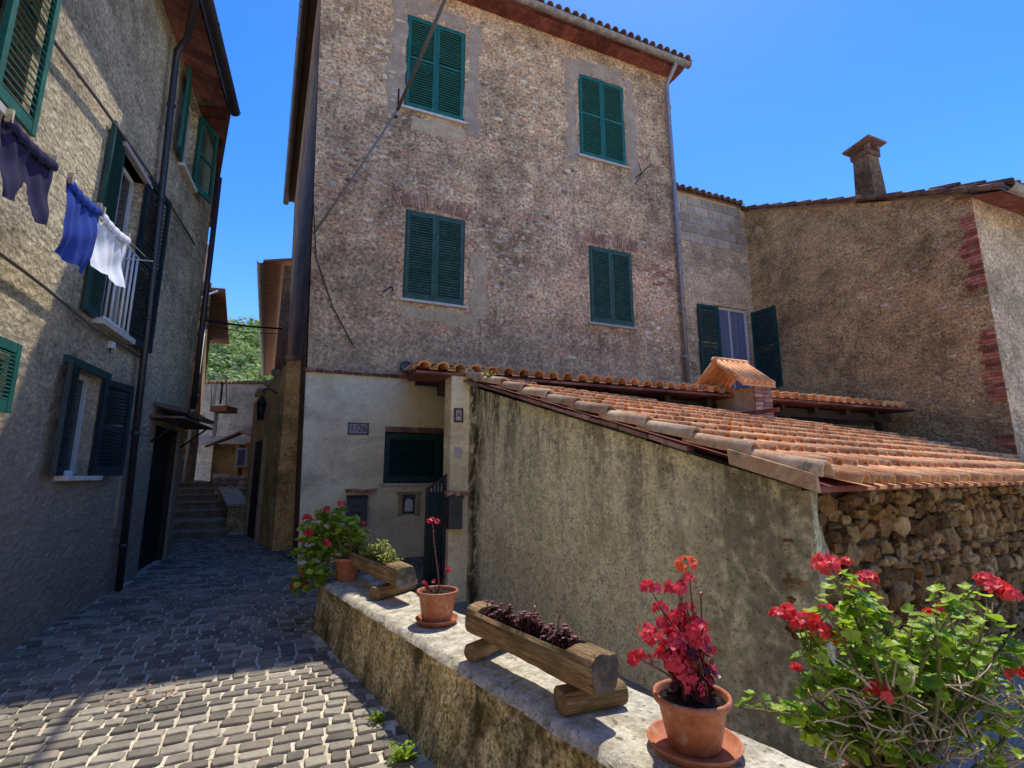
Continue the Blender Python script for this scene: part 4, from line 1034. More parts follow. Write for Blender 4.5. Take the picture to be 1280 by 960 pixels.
for i in range(14):
    x = U(-.3,.33)*Ln1; y = U(-.05,.05); z = U(.15,.24); st.tube([(x,y,.03),(x+.01,y,z)], .0018, 4, .6, False)
    for k in range(4): simple_leaf(lf, (x+.01,y,z-.02*k), rnd_dir(.3), (0,0,1), .02, .014, U(.4,1))
st.build('stems', M_['stem'], l1); lf.build('leaves', M_['leaf_y'], l1)
def block(pa, pb, r, label, seed, h=.1):
    pa, pb = Vector(pa), Vector(pb); d = pb-pa; mid = (pa+pb)/2; L_ = d.length; mb = MB(); n = 14; vs = []
    for i in range(7):
        x = -L_/2+L_*i/6
        for k in range(n):
            th = 2*pi*k/n; c, s_ = cos(th), sin(th); q = 1+.1*noise.noise(Vector((x*5, c+seed, s_)))
            vs.append((x, c*r*q, max(-h/2, min(h/2, s_*r*q*.95))))
    mb.add(vs, [(i*n+k,i*n+(k+1)%n,(i+1)*n+(k+1)%n,(i+1)*n+k) for i in range(6) for k in range(n)]+[tuple(range(n))[::-1],tuple(range(6*n,7*n))], .5, False)
    mb.build('wood_block', M_['log'], None, tuple(mid), atan2(d.y,d.x), label, 'wood block', 'wood blocks under the log planters')
hb = .085
block(Zp(588,816,PT+.05), Zp(650,790,PT+.05), .045, 'short round wood billet under the far end of the succulent planter', 1, hb)
block(Zp(700,876,PT+.05), Zp(775,862,PT+.05), .06, 'split wood block under the near end of the succulent planter', 2, hb)
block(Zp(468,742,PT+.05), Zp(515,728,PT+.05), .06, 'wood block under the near end of the yellow green planter', 3, hb)
block(Zp(426,718,PT+.05), Zp(460,702,PT+.05), .055, 'wood block under the far end of the yellow green planter', 4, hb)

# geranium at the far end of the parapet
c0 = Pf.w(.14, .2, PT+.0)
P0 = potroot('potted_geranium', tuple(c0), 'bushy potted geranium with orange red flowers spilling over the far parapet end')
pot_mesh(P0, .12, .2, .085)
random.seed(81)
def P0p(px, py, dy=0): return rel(P0, Yp(px, py, c0.y+dy))
tips = [P0p(x, y, U(-.15,.12)) for x, y in ((385,655),(400,640),(412,650),(425,640),(437,650),(380,675),(372,690),(395,665),(410,665),(425,672),(440,660),(378,715),(370,735),(385,740),(365,745),(390,690),(455,668),(418,690),(378,700),(372,660))]
fl = [P0p(x, y, -.05)[:]+(k,) for x, y, k in ((383,648,1),(398,645,.7),(407,638,1),(427,631,.9),(386,668,1.2),(379,675,1),(408,680,1.1),(377,715,.9),(371,728,1),(380,732,1),(366,733,.7),(368,735,.8),(455,655,.6))]
geranium(P0, (0,0,.19), tips, fl, lmat='leaf_b', leafs=34, ls=.038, spread=.08, fs=.025, fr=.038)
# big geranium on the right
cb = Pf.w(4.36, .22, PT)
PB = potroot('potted_geranium', tuple(cb), 'large straggly potted geranium with dry twigs before the rubble wall')
pot_mesh(PB, .115, .19, .08)
random.seed(91)
YB = cb.y
def PBp(px, py, dy=0): return rel(PB, Yp(px, py, YB+dy))
tl = [(1045,725),(1060,735),(1075,720),(1030,760),(1085,750),(1100,765),(1050,770),(1010,790),(1000,815),(1020,815),(1120,790),(1140,780),(1155,800),(1110,810),(1135,825),(1160,830),(1185,745),(1200,750),(1215,740),(1195,775),(1210,790),(1230,800),(1180,790),(1240,810),(1260,815),(1275,800),(1280,830),(1060,800),(1080,820),(1040,840),(1070,870),(1220,850),(1250,870),(1120,860),(1280,870),(1290,910),(1235,760),(1090,790),(1150,765),(1170,770),(1205,820),(1265,790),(1020,850),(1050,880),(1090,850),(1130,890),(1160,870),(1190,900),(1240,900),(1000,860),(1110,840),(1180,850),(1260,920)]
tips = [PBp(x, y, U(-.14,.16)) for x, y in tl]
low = [PBp(x, y, U(-.15,-.02)) for x, y in ((930,885),(965,890),(985,885),(1000,900),(1030,925),(1060,935),(1085,925),(1110,915))]
fl = [PBp(x, y, dy)[:]+(k*1.2,) for x, y, dy, k in ((975,770,.0,.8),(1015,778,-.02,1.0),(1045,800,-.03,.6),(1180,762,.05,.6),(1275,845,-.03,.9),(1032,708,0,1.1),(1058,703,.02,.5),(1085,726,.03,.9),(1070,735,.0,.7),(1005,782,-.03,1.1),(985,765,.0,.7),(1028,790,-.04,.9),(1034,765,.02,.7),(1100,869,-.08,.9),(1243,737,0,1.1),(1232,725,.02,.8),(1262,745,-.02,.8),(1160,768,.04,.5),(1270,838,-.05,.7),(995,835,.0,.5),(1232,852,-.02,.5),(1150,735,.1,.0001))]
geranium(PB, (0,0,.16), tips+low, fl[:-1], leafs=17, ls=.021, spread=.045, fs=.0155, fr=.022)
tw = MB()
for i in range(230):
    c = PBp(U(1030,1290), U(855,965), U(-.16,.12)) if R() < .8 else Vector((U(-.08,.12),U(-.07,.07),U(.16,.24)))
    d = rnd_dir(.3)*U(.04,.12); k = Vector((U(-.012,.012),U(-.012,.012),U(-.01,.015)))
    tw.tube(curve(c, c+d, k, 6), [.0026,.0024,.0021,.0018,.0015,.001], 5, U(0,1))
    if R() < .5: tw.tube(curve(c+d*.5+k*.9, c+d*.5+rnd_dir(.2)*U(.03,.07), k*.3, 4), .0018, 4, U(0,1))
tw.build('dry_twigs', M_['twig'], PB)
# ================================================================== LEFT HOUSE
random.seed(101)
lh = fempty('left_house', Lf, 'rough grey house on the left of the street with laundry before it', 'house')
X0, XC, HL = -7.5, 2.58, 7.28
LW2 = (-1.2, -.52, 3.05, 4.95); LW3 = (-1.42, -.9, 1.5, 2.5); LW4 = (.62, 1.2, 5.93, 7.2); LDR = (1.05, 2.3, .1, 2.2)
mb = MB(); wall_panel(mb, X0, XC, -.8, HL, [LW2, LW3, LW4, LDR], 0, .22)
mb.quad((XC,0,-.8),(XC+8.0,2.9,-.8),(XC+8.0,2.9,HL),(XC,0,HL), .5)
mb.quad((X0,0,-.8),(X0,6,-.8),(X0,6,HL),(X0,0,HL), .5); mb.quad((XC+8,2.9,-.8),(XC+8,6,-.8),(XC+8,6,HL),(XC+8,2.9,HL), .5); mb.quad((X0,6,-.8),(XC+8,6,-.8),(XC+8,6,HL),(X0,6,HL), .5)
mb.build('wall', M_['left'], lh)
def lwin(w, fm='frame'):
    a, b, c, d = w; f = MB(); t = .05
    f.box(a,a+t,.1,.16,c,d); f.box(b-t,b,.1,.16,c,d); f.box(a+t,b-t,.1,.16,d-t,d); f.box(a+t,b-t,.1,.16,c,c+t); f.box((a+b)/2-.025,(a+b)/2+.025,.105,.155,c+t,d-t)
    win = f.build('window', M_[fm], lh)
    g = MB(); g.box(a+t,b-t,.125,.13,c+t,d-t); g.build('pane', M_['glass'], win)
    g = MB(); g.grid(lambda u,v: (a+t+u*(b-a-2*t), .15+.008*sin(u*30), c+t+v*(d-c-2*t)), 40, 2); g.build('curtain', M_['curtain'], win)
    return win
# tall window with rail
w = lwin(LW2)
leaf('shutter', .42, 2.0, M_['green_d'], w, (LW2[0]+.02, -.02, LW2[2]-.02), pi+.1, 34, .5)
leaf('shutter', .62, 2.05, M_['blue_d'], w, (LW2[1]-.02, -.02, LW2[2]-.05), -.12, 34, .5)
m = MB()
for k in range(6): x = LW2[0]+.03+(LW2[1]-LW2[0]-.06)*k/5; m.tube([(x,-.05,LW2[2]),(x,-.05,LW2[2]+.95)], .014, 6)
m.tube([(LW2[0],-.05,LW2[2]+.95),(LW2[1],-.05,LW2[2]+.95)], .018, 6); m.tube([(LW2[0],-.05,LW2[2]+.03),(LW2[1],-.05,LW2[2]+.03)], .018, 6); m.build('railing', M_['frame'], w)
m = MB(); m.box(LW2[0]-.1,LW2[1]+.1,-.06,.1,LW2[3],LW2[3]+.05); m.build('lintel', M_['sill'], w); m = MB(); m.box(LW2[0]-.1,LW2[1]+.1,-.1,.1,LW2[2]-.06,LW2[2]); m.build('sill', M_['sill'], w)
w = lwin(LW3)
leaf('shutter', .42, 1.0, M_['blue_d'], w, (LW3[0]+.0, -.02, LW3[2]), pi+.25, 22, .5); leaf('shutter', .5, 1.0, M_['blue_d'], w, (LW3[1], -.02, LW3[2]), -.2, 22, .5)
m = MB(); m.box(LW3[0]-.12,LW3[1]+.12,-.1,.08,LW3[2]-.045,LW3[2]); m.build('sill', M_['sill'], w, bevel=.006)
m = MB(); m.box(LW3[0]-.3,LW3[1]+.12,-.05,.0,LW3[3]+.0,LW3[3]+.07); m.build('lintel_board', M_['green_d'], w)
w = lwin(LW4)
leaf('shutter', .5, 1.25, M_['green'], w, (LW4[0], -.02, LW4[2]), pi+.22, 24, .5); leaf('shutter', .5, 1.25, M_['green'], w, (LW4[1], -.02, LW4[2]), -.3, 24, .5)
m = MB(); m.box(LW4[0]-.08,LW4[1]+.1,-.08,.08,LW4[2]-.045,LW4[2]); m.build('sill', M_['sill'], w)
# shutter folded back at the left edge of view, its window beyond
LW1 = (-4.2, -3.3, 3.95, 5.6)
f = MB(); f.box(LW1[0],LW1[1],-.01,.02,LW1[2],LW1[3]); w = f.build('window', M_['glass'], lh)
s1 = Lf.pix(52,40)[0]; leaf('shutter', .5, 1.62, M_['green'], w, (s1-.5, -.05, 3.98), -.0, 26, 0)
m = MB(); m.box(LW1[0]-.1,s1-.3,-.09,.0,LW1[2]-.06,LW1[2]); m.build('sill', M_['sill'], w)
s0 = Lf.pix(11,440)[0]
f = MB(); f.box(-3.3,-2.9,-.01,.02,1.5,2.5); w = f.build('window', M_['glass'], lh); leaf('shutter', .45, Lf.pix(11,430)[1]-1.95, M_['green'], w, (s0-.45,-.04,1.95), 0, 12, 0)
# door with tiled canopy
a, b, c, d = LDR
f = MB(); f.box(a,a+.08,.04,.16,c,d); f.box(b-.08,b,.04,.16,c,d); f.box(a+.08,b-.08,.04,.16,d-.08,d); dr = f.build('door', M_['wood_d'], lh)
f = MB(); x = a+.08
while x < b-.1: f.box(x, x+.115, .1, .14, c, d-.08, U(0,1)); x += .12
f.build('planks', M_['door'], dr); f = MB(); f.tube([(a+.2,.08,1.1),(a+.2,.06,1.2)], .015, 6); f.build('handle', M_['iron'], dr)
f = MB(); coppi(f, (.75,-.4,2.32), (1,0,0), (0,.93,.28), 9, 1, .2, .36, .06, cols=(0,.4)); f.box(.72,2.6,-.4,0,2.27,2.3,.3); can = f.build('door_canopy', M_['tile_d'], lh)
for x in (.9, 2.4): f = MB(); f.tube([(x,0,1.95),(x,-.35,2.27)], .015, 6); f.build('bracket', M_['iron'], can)
# eave
zE = HL+.02; OE = .43
sG = Lf.pix(243,8,-.45)[0]
oc = Lf.loc(*Yp(284,140,7.0)[:2]); 
e_out = Lf.pix(284,140,-OE)[0]
# second section of the eave runs along the alley
q1 = Lf.loc(-7.06*1.02, 10.8*1.02)
e_b = (q1[0], q1[1]-.0)
f = MB(); n = 40
for i in range(n):
    x = X0+(e_out-X0)*i/n; x2 = x+(e_out-X0)/n-.008
    f.add([(x,-OE,zE-.06),(x2,-OE,zE-.06),(x2,.05,zE+.1),(x,.05,zE+.1),(x,-OE,zE-.03),(x2,-OE,zE-.03),(x2,.05,zE+.13),(x,.05,zE+.13)], [(0,3,2,1),(4,5,6,7),(0,1,5,4),(1,2,6,5),(3,0,4,7)], U(0,1))
n = 16
for i in range(n):
    a_, b_ = i/n, (i+.93)/n
    P = lambda q, o: (e_out+(e_b[0]-e_out)*q+o*.15, -OE+(e_b[1]+OE)*q+o*.5, zE-.06+.04*o)
    f.add([P(a_,0),P(b_,0),P(b_,1),P(a_,1)]+[(p[0],p[1],p[2]+.03) for p in (P(a_,0),P(b_,0),P(b_,1),P(a_,1))], [(0,3,2,1),(4,5,6,7),(0,1,5,4)], U(0,1))
f.build('soffit', M_['soffit'], lh)
f = MB(); f.add([(X0,-OE-.05,zE),(e_out+.03,-OE-.05,zE),(e_b[0],e_b[1]-.05,zE),(e_b[0],4,zE+1.4),(X0,4,zE+1.4)], [(0,1,2,3,4)], .4)
f.add([(X0,-OE-.05,zE-.04),(e_out+.03,-OE-.05,zE-.04),(e_b[0],e_b[1]-.05,zE-.04),(X0,-OE-.05,zE),(e_out+.03,-OE-.05,zE),(e_b[0],e_b[1]-.05,zE)], [(0,1,4,3),(1,2,5,4)], .3)
rf = f.build('roof', M_['tile_d'], lh)
f = MB(); coppi(f, (X0,-OE-.06,zE+.01), (1,0,0), (0,.94,.34), int((e_out-X0)/.2), 3, .2, .36, .075, cols=(0,.6)); f.build('eave_tiles', M_['tile_d'], rf)
f = MB(); gutter(f, (X0,-OE-.09,zE+.02), (e_out+.05,-OE-.09,zE-.02), .08); f.build('gutter', M_['pipe_d'], lh)
f = MB(); s = Lf.pix(215,30)[0]; sb = Lf.pix(135,740)[0]
f.tube([(sG,-OE-.08,zE-.04),(sG+.03,-OE-.02,zE-.12),(s-.1,-.22,zE-.2),(s-.02,-.1,zE-.36),(s,-.1,zE-.6),((s+sb)/2,-.1,3.5),(sb,-.1,.2)], .04, 10)
for z in (6.2,4.9,3.4,2.0,.7): f.lathe([(.05,-.02),(.052,0),(.05,.02)], (s+(sb-s)*(6.8-z)/6.6,-.1,z), 12)
f.build('downpipe', M_['pipe_d'], lh)
f = MB(); f.tube([(XC-.05,-.08,6.9),(XC-.05,-.08,2.6)], .045, 8); f.build('downpipe', M_['pipe_d'], lh)
f = MB(); f.box(.3,.4,.4,.5,HL+.2,HL+1.3)
t = f.build('chimney', M_['redbrick'], lh); t.location = (e_out-.35, .2, -.35)
# damaged cream edge along the pipe foot
f = MB(); rag_patch(f, sb-.12, sb-.02, .9, 1.6, 0, 4, .006, .02, 24); f.build('render_patch', M_['patch'], lh)
# cables on the left house
def wall_cable(pts, r, label, mat='cable', d=-.05):
    f = MB(); f.tube([Lf.w(Lf.pix(x,y,d)[0], d, Lf.pix(x,y,d)[1]) for x, y in pts], r, 6); return f.build('wall_cable', M_[mat], label=label, cat='cable')
wall_cable([(-10,310),(25,335),(60,362),(90,387),(115,408),(140,424),(175,446)], .014, 'grey cable sagging along the left house wall below the laundry')
wall_cable([(38,5),(70,55),(120,122),(165,185),(200,235),(225,275),(243,305)], .016, 'dark cable running steeply along the upper wall of the left house')
t = empty('junction_box', tuple(Lf.w(Lf.pix(136,431)[0], 0, Lf.pix(136,431)[1])), Lf.rz, 'small white junction box on the left house wall under the tall window', 'junction box')
f = MB(); f.box(-.04,.04,-.05,0,-.04,.04); f.build('case', M_['frame'], t, bevel=.004); f = MB(); f.tube([(0,-.02,-.04),(0,-.02,-.09)], .008, 6); f.build('gland', M_['iron'], t)
# ================================================================== LAUNDRY
DL = -.55
def ld(px, py, d=DL): return Lf.pix(px, py, d)
la, lb = ld(0,128), ld(190,330)
zL = lambda s: ld(8,142)[1]+(ld(150,288)[1]-ld(8,142)[1])*(s-ld(8,142)[0])/(ld(150,288)[0]-ld(8,142)[0])
t = fempty('washing_line', Lf, 'pale washing lines strung on brackets along the left house', 'washing line')
f = MB()
for dd in (DL,DL+.2): f = MB(); f.tube([(-6,dd,zL(-6)),(-3,dd,zL(-3)-.02),(-1.75,dd,zL(-1.75))], .004, 5); f.build('line', M_['rope'], t)
for s in (-1.75, -4.2): f = MB(); f.tube([(s,0,zL(s)-.02),(s,DL-.03,zL(s))], .007, 6); f.build('bracket', M_['frame'], t)
def garment(name, cat, mat, xa, xb, ybot, label, seed, notch=0, taper=.0, sleeve=0):
    sa, sb_ = ld(*xa)[0], ld(*xb)[0]; zt = zL((sa+sb_)/2); zb = ybot; nu, nv = 40, 50; f = MB(); w = sb_-sa
    def fn(u, v):
        x = sa+w*(.5+(u-.5)*(1-taper*v+.02*sin(v*9+seed))); sag = .025*sin(pi*u)
        z = zL(x)-sag*(1-v)-(zt-zb)*v*(1+.02*sin(u*11+seed))
        if notch and v > 1-notch: 
            g = (v-(1-notch))/notch; x += (-1 if u < .5 else 1)*.03*g*(1-abs(u-.5)*2)*2
        y = DL+.011*sin(u*9+seed+v*2.5)*(.3+v)+.005*sin(u*23-v*4+seed)+.004*sin(v*13+u*7)+.03*v*sin(v*4+seed)
        return (x, y, z)
    vs = [fn(i/nu, j/nv) for j in range(nv+1) for i in range(nu+1)]; fs = []
    for j in range(nv):
        for i in range(nu):
            u, v = (i+.5)/nu, (j+.5)/nv
            if notch and v > 1-notch and abs(u-.5) < .09*(v-(1-notch))/notch+.012: continue
            fs.append((j*(nu+1)+i, j*(nu+1)+i+1, (j+1)*(nu+1)+i+1, (j+1)*(nu+1)+i))
    f.add(vs, fs, .5, True)
    # folded hem over the line
    f.grid(lambda u,v: (sa+w*u, DL-.012-.012*sin(v*pi)+.004*sin(u*31), zL(sa+w*u)-.025*sin(pi*u)+.01-.07*v), nu, 4, .4)
    r = fempty(name, Lf, label, cat, 'laundry on the line'); f.build('cloth', M_[mat], r)
    for s in (sa+.02, sb_-.02): f = MB(); f.box(s-.008, s+.008, DL-.02, DL+.012, zL(s)-.035, zL(s)+.04); f.build('peg', M_['peg'], r)
garment('hanging_shorts', 'shorts', 'purple', (8,142), (68,205), ld(35,275)[1], 'dark purple shorts pegged on the washing line', 1, .42, .1)
garment('hanging_towel', 'towel', 'bluec', (85,222), (124,262), ld(105,340)[1], 'royal blue cloth pegged on the washing line between the purple and the white garment', 3, 0, .05)
garment('hanging_shirt', 'shirt', 'whitec', (126,263), (160,297), ld(142,355)[1], 'white shirt pegged on the washing line in front of the tall dark window', 6, 0, -.05)

# ================================================================== STREET
random.seed(111)
mb = MB(); mb.add([(-300,-300,-1.0),(300,-300,-1.0),(300,300,-1.0),(-300,300,-1.0)], [(0,1,2,3)]); mb.build('ground', M_['ground'], kind='structure')
mb = MB(); mb.grid(lambda u,v: (-16+24*u, -3+24*v, KS*(-3+24*v)+.006*nz((u*24,v*24,0),1.5)), 60, 60, .5)
mb.build('street', M_['joint'], kind='structure')
mb = MB(); q_ = [Pf.w(-.1,.45), Pf.w(6,.45), Pf.w(6,9), Pf.w(-.1,9)]; mb.add([(p.x,p.y,KS*p.y+.03) for p in q_], [(0,1,2,3)]); mb.build('yard_ground', M_['yard'], kind='structure')
F2 = Frame(-1.5, 4.0, 69.0); mb = MB()
def in_street(X, Y):
    s, d = Lf.loc(X, Y)
    if X < -4.6-.364*(Y-5.97)+.03 and Y < 8.4: return False
    x, y = Pf.loc(X, Y)
    if y > -.07 and x > -.1: return False
    if y > .1 and Y < 5: return False
    m, q = Mf.loc(X, Y)
    if q > -.06 and m > -.0-.14*q: return False
    if Y >= 8.3:
        a, b = Af.loc(X, Y)
        if b > .25 or b < -1.75 or a > 1.95: return False
    return Y > .6
row = 0; y = -7.0
while y < 9.2:
    h = U(.088,.104); x = -9+U(0,.15); row += 1
    while x < 7:
        w = U(.095,.165); cx, cy = x+w/2, y+h/2
        wob = .12*noise.noise(Vector((cx*.6, cy*.3, 3)))+.012*noise.noise(Vector((cx*4, cy*4, 8)))
        P = F2.w(cx, cy+wob)
        if in_street(P.x, P.y):
            z = KS*P.y+.006*nz(P,1.5)+U(-.003,.003); g = .0085; a, b = w/2-g, h/2-g; rot = U(-.06,.06)+.25*noise.noise(Vector((cx*.4,cy*.4,9))); c_, s_ = cos(rot), sin(rot)
            def T(i, j, zz):
                i, j = i*c_-j*s_, i*s_+j*c_; q = F2.w(cx+i, cy+wob+j); return (q.x, q.y, z+zz)
            js = [U(-.006,.006) for _ in range(16)]; ring = [(-a,-b*.78),(-a*.8,-b),(a*.8,-b),(a,-b*.78),(a,b*.78),(a*.8,b),(-a*.8,b),(-a,b*.78)]
            lo = [T(p[0]+js[k], p[1]+js[k+8], -.01) for k, p in enumerate(ring)]
            md = [T(p[0]*.98+js[k], p[1]*.98+js[k+8], .009) for k, p in enumerate(ring)]
            tp = [T(p[0]*.91+js[k], p[1]*.9+js[k+8], .0135+U(-.001,.001)) for k, p in enumerate(ring)]
            fs = [(k,(k+1)%8,8+(k+1)%8,8+k) for k in range(8)]+[(8+k,8+(k+1)%8,16+(k+1)%8,16+k) for k in range(8)]+[tuple(range(16,24))]
            mb.add(lo+md+tp, fs, U(0,1), False)
        x += w
    y += h
mb.build('paving', M_['cob'], kind='structure')
mb = MB()
for i in range(46):
    p = Zp(U(140,215), U(850,885), .1); p = Vector((p.x+random.gauss(0,.05), p.y+random.gauss(0,.05), KS*p.y+.025)); simple_leaf(mb, p, (U(-1,1),U(-1,1),U(-.1,.3)), (0,0,1), U(.02,.06), U(.01,.025))
for i in range(110):
    q = Pf.w(U(.2,4.5), -prof_p(2)-abs(random.gauss(0,.1))); simple_leaf(mb, (q.x,q.y,KS*q.y+.025), (U(-1,1),U(-1,1),U(-.1,.3)), (0,0,1), U(.01,.035), U(.008,.015))
mb.build('fallen_leaves', M_['dry'], label='dry brown leaves scattered on the paving', cat='leaves', kind='stuff')
def weed(c, n, h, label, mat='leaf', name='weed'):
    t = empty(name, tuple(c), 0, label, 'plant'); s, l = MB(), MB()
    for i in range(n):
        e = Vector((random.gauss(0,h*.35), random.gauss(0,h*.35), U(.3,1)*h)); s.tube(curve((0,0,0), e, (0,0,.02), 5), .002, 4, .5, False)
        for k in range(7): simple_leaf(l, e*U(.3,1)+Vector((U(-.015,.015),U(-.015,.015),0)), rnd_dir(.3), (0,0,1), U(.02,.045), .02)
    s.build('stems', M_['stem'], t); l.build('leaves', M_[mat], t)
q = Pf.w(2.35, -.2); weed((q.x,q.y,KS*q.y), 22, .11, 'small green weed growing at the foot of the parapet near the camera')
q = Pf.w(1.9, -.16); weed((q.x,q.y,KS*q.y), 8, .07, 'tiny weed at the foot of the parapet, beyond the bigger tuft')
q = Sf.w(-.05, 3.1, A0+.02+BS*3.1); weed(q, 9, .09, 'yellow green weed sprouting between verge tiles of the shed roof', 'leaf_y')

# ================================================================== ALLEY
random.seed(121)
ca, sa_ = cos(Af.rz), sin(Af.rz)
def AG(x, y, z=0): return Af.w(x, y, z)
z0 = .27
st_ = empty('stairs', tuple(Af.w(0,0)), Af.rz, None, None); tag(st_, 'worn stone steps climbing the alley between the dark houses', 'steps')
for k in range(7):
    mb = MB(); xa = 1.95+.8*k; zz = z0+.15*(k+1)
    mb.box(xa, xa+.84 if k < 6 else xa+7, -.98, .9, -.8, zz); mb.box(xa-.03, xa+.25, -.98, .9, zz-.05, zz+.012)
    mb.build('step', M_['step'], st_, bevel=.01)
rw = empty('stair_wall', tuple(Af.w(0,0)), Af.rz, 'low sloping wall with a pale top along the right side of the alley steps', 'wall')
mb = MB(); mb.add([(2.6,-1.35,-.8),(8,-1.35,-.8),(8,-.99,-.8),(2.6,-.99,-.8),(2.6,-1.35,.85),(8,-1.35,1.5),(8,-.99,1.5),(2.6,-.99,.85)], [(0,1,5,4),(1,2,6,5),(2,3,7,6),(3,0,4,7),(4,5,6,7)]); mb.build('body', M_['parapet'], rw)
mb = MB(); mb.add([(2.55,-1.39,.853),(8,-1.39,1.503),(8,-.95,1.503),(2.55,-.95,.853),(2.55,-1.39,.9),(8,-1.39,1.55),(8,-.95,1.55),(2.55,-.95,.9)], [(0,3,2,1),(4,5,6,7),(0,1,5,4),(2,3,7,6),(3,0,4,7)]); mb.build('top', M_['cope'], rw)
mb = MB(); mb.box(1.75, 8, -3.2, -.99, -.8, z0+.16); mb.build('platform', M_['step'], kind='structure')
FF = lambda Y: Frame(0, Y, 90)
def fbox(mb, Y, x0, x1, y0, y1, dep, tint=None):
    """box whose front face fills the photo rectangle at distance Y"""
    a = Yp(x0, y1, Y); b = Yp(x1, y0, Y); mb.box(a.x, b.x, Y, Y+dep, a.z, b.z, tint)
# rubble garden wall at the top of the platform
t = empty('garden_wall', (0,0,0), 0, 'sunlit rubble stone garden wall at the far end of the alley', 'wall')
mb = MB(); a = Yp(262,655,13.2); b = Yp(318,595,13.2); mb.box(a.x, b.x, 13.25, 13.6, -.5, b.z-.02, .5); mb.build('core', M_['ochre'], t)
mb = MB(); z = .2
while z < b.z:
    x = a.x
    while x < b.x: w = U(.12,.3); blob(mb, (x+w/2,13.22,z+.07), 1, (w*.52,.07,.07), x*7+z, .2, 8, 5, None, True); x += w
    z += .13
mb.build('stones', M_['expo'], t)
for i, (x, y, Y, h) in enumerate(((285,650,12.5,.5),(297,650,12.2,.4),(276,652,12.4,.35),(232,612,14,.4))):
    p = Yp(x, y, Y); weed((p.x, p.y, max(p.z-.1, z0)), 26, h, ['leafy green plant in front of the sunlit garden wall, middle one','leafy green plant at the right foot of the sunlit garden wall','leafy green plant beside the low sloping wall','green tuft at the top of the alley steps by the dark house'][i], 'leaf', 'garden_plant')
# dark house at the bend
def house_box(name, Y, x0, x1, ytop, mat, label, dep=6, side=-34, z0=-1, eave=.4, slope=.2, roofm='tile_d', soff='soffit'):
    a = Yp(x0, ytop, Y); b = Yp(x1, ytop, Y); t = empty(name, (b.x, Y, 0), 0, label, 'house'); w = b.x-a.x; s = radians(side); dx, dy = sin(s)*dep, cos(s)*dep; zt = b.z
    m = MB(); m.add([(-w,0,z0),(0,0,z0),(dx,dy,z0),(dx-w,dy,z0),(-w,0,zt),(0,0,zt),(dx,dy,zt),(dx-w,dy,zt)], [(0,1,5,4),(1,2,6,5),(2,3,7,6),(3,0,4,7)], .5); m.build('wall', M_[mat], t)
    m = MB(); e = eave; z = zt+.0
    m.add([(-w-e,-e*.3,z+slope*(w+e)),(e,-e*.3,z-slope*.0),(dx+e,dy+e,z-slope*.0),(dx-w-e,dy+e,z+slope*(w+e))]+[(-w-e,-e*.3,z+slope*(w+e)+.08),(e,-e*.3,z+.08),(dx+e,dy+e,z+.08),(dx-w-e,dy+e,z+slope*(w+e)+.08)], [(4,5,6,7),(0,1,5,4),(1,2,6,5),(2,3,7,6),(3,0,4,7)], .4)
    r = m.build('roof', M_[roofm], t); m = MB(); m.add([(-w-e,-e*.3,z+slope*(w+e)-.01),(e,-e*.3,z-.01),(dx+e,dy+e,z-.01),(dx-w-e,dy+e,z+slope*(w+e)-.01)], [(0,3,2,1)], .6); m.build('soffit', M_[soff], r)
    m = MB(); m.add([(-w,.0,zt-.01),(0,0,zt-.01),(-w,0,zt+slope*w)], [(0,1,2)], .5); m.build('gable', M_[mat], t)
    return t, w, zt
t, w_, zt_ = house_box('dark_stone_house', 15.5, 205, 264, 366, 'dark_house', 'tall narrow dark stone house where the alley bends, with pale pipes on its wall', 7, -31, -1, .55, .12, soff='brick')
m = MB()
for z in range(24):
    x = -w_
    while x < -.05: l = U(.2,.4); m.box(x, min(x+l,-.02), -.02-U(0,.02), .01, 1.3+z*.27, 1.3+z*.27+.2, U(0,1)); x += l+.04
m.build('stone_courses', M_['stone'], t)
m = MB(); m.tube([(.35,-.25,zt_-.05),(-.3,-.22,zt_-.3),(-.6,-.15,zt_-.35),(-.75,-.12,zt_-1.2),(-.95,-.12,1.6)], .035, 6); m.build('downpipe', M_['frame'], t)
m = MB(); m.tube([(-.02,-.12,zt_-1.1),(-.1,-.12,1.2)], .05, 6); m.build('pipe', M_['frame'], t)
for z in (zt_-1.35, zt_-3.4): m = MB(); m.tube([(-1.4,-.14,z+.1),(.1,-.14,z)], .02, 6); m.build('crossbar', M_['patch'], t)
# grey house behind
t, w_, zt_ = house_box('grey_house', 24, 255, 352, 480, 'greywall', 'plain grey house wall with a tiled edge seen between the alley houses', 5, 0, -1, .1, 0)
m = MB(); coppi(m, (-w_,-.1,zt_+.02), (1,0,0), (0,.9,.3), 22, 1, .2, .36, .08); m.build('edge_tiles', M_['tile_l'], t)
m = MB(); m.quad((-w_,-.8,Yp(0,556,24).z),(0,-.8,Yp(0,556,24).z-.2),(0,-.05,Yp(0,545,24).z),(-w_,-.05,Yp(0,545,24).z)); m.build('lean_to_roof', M_['patch'], t)
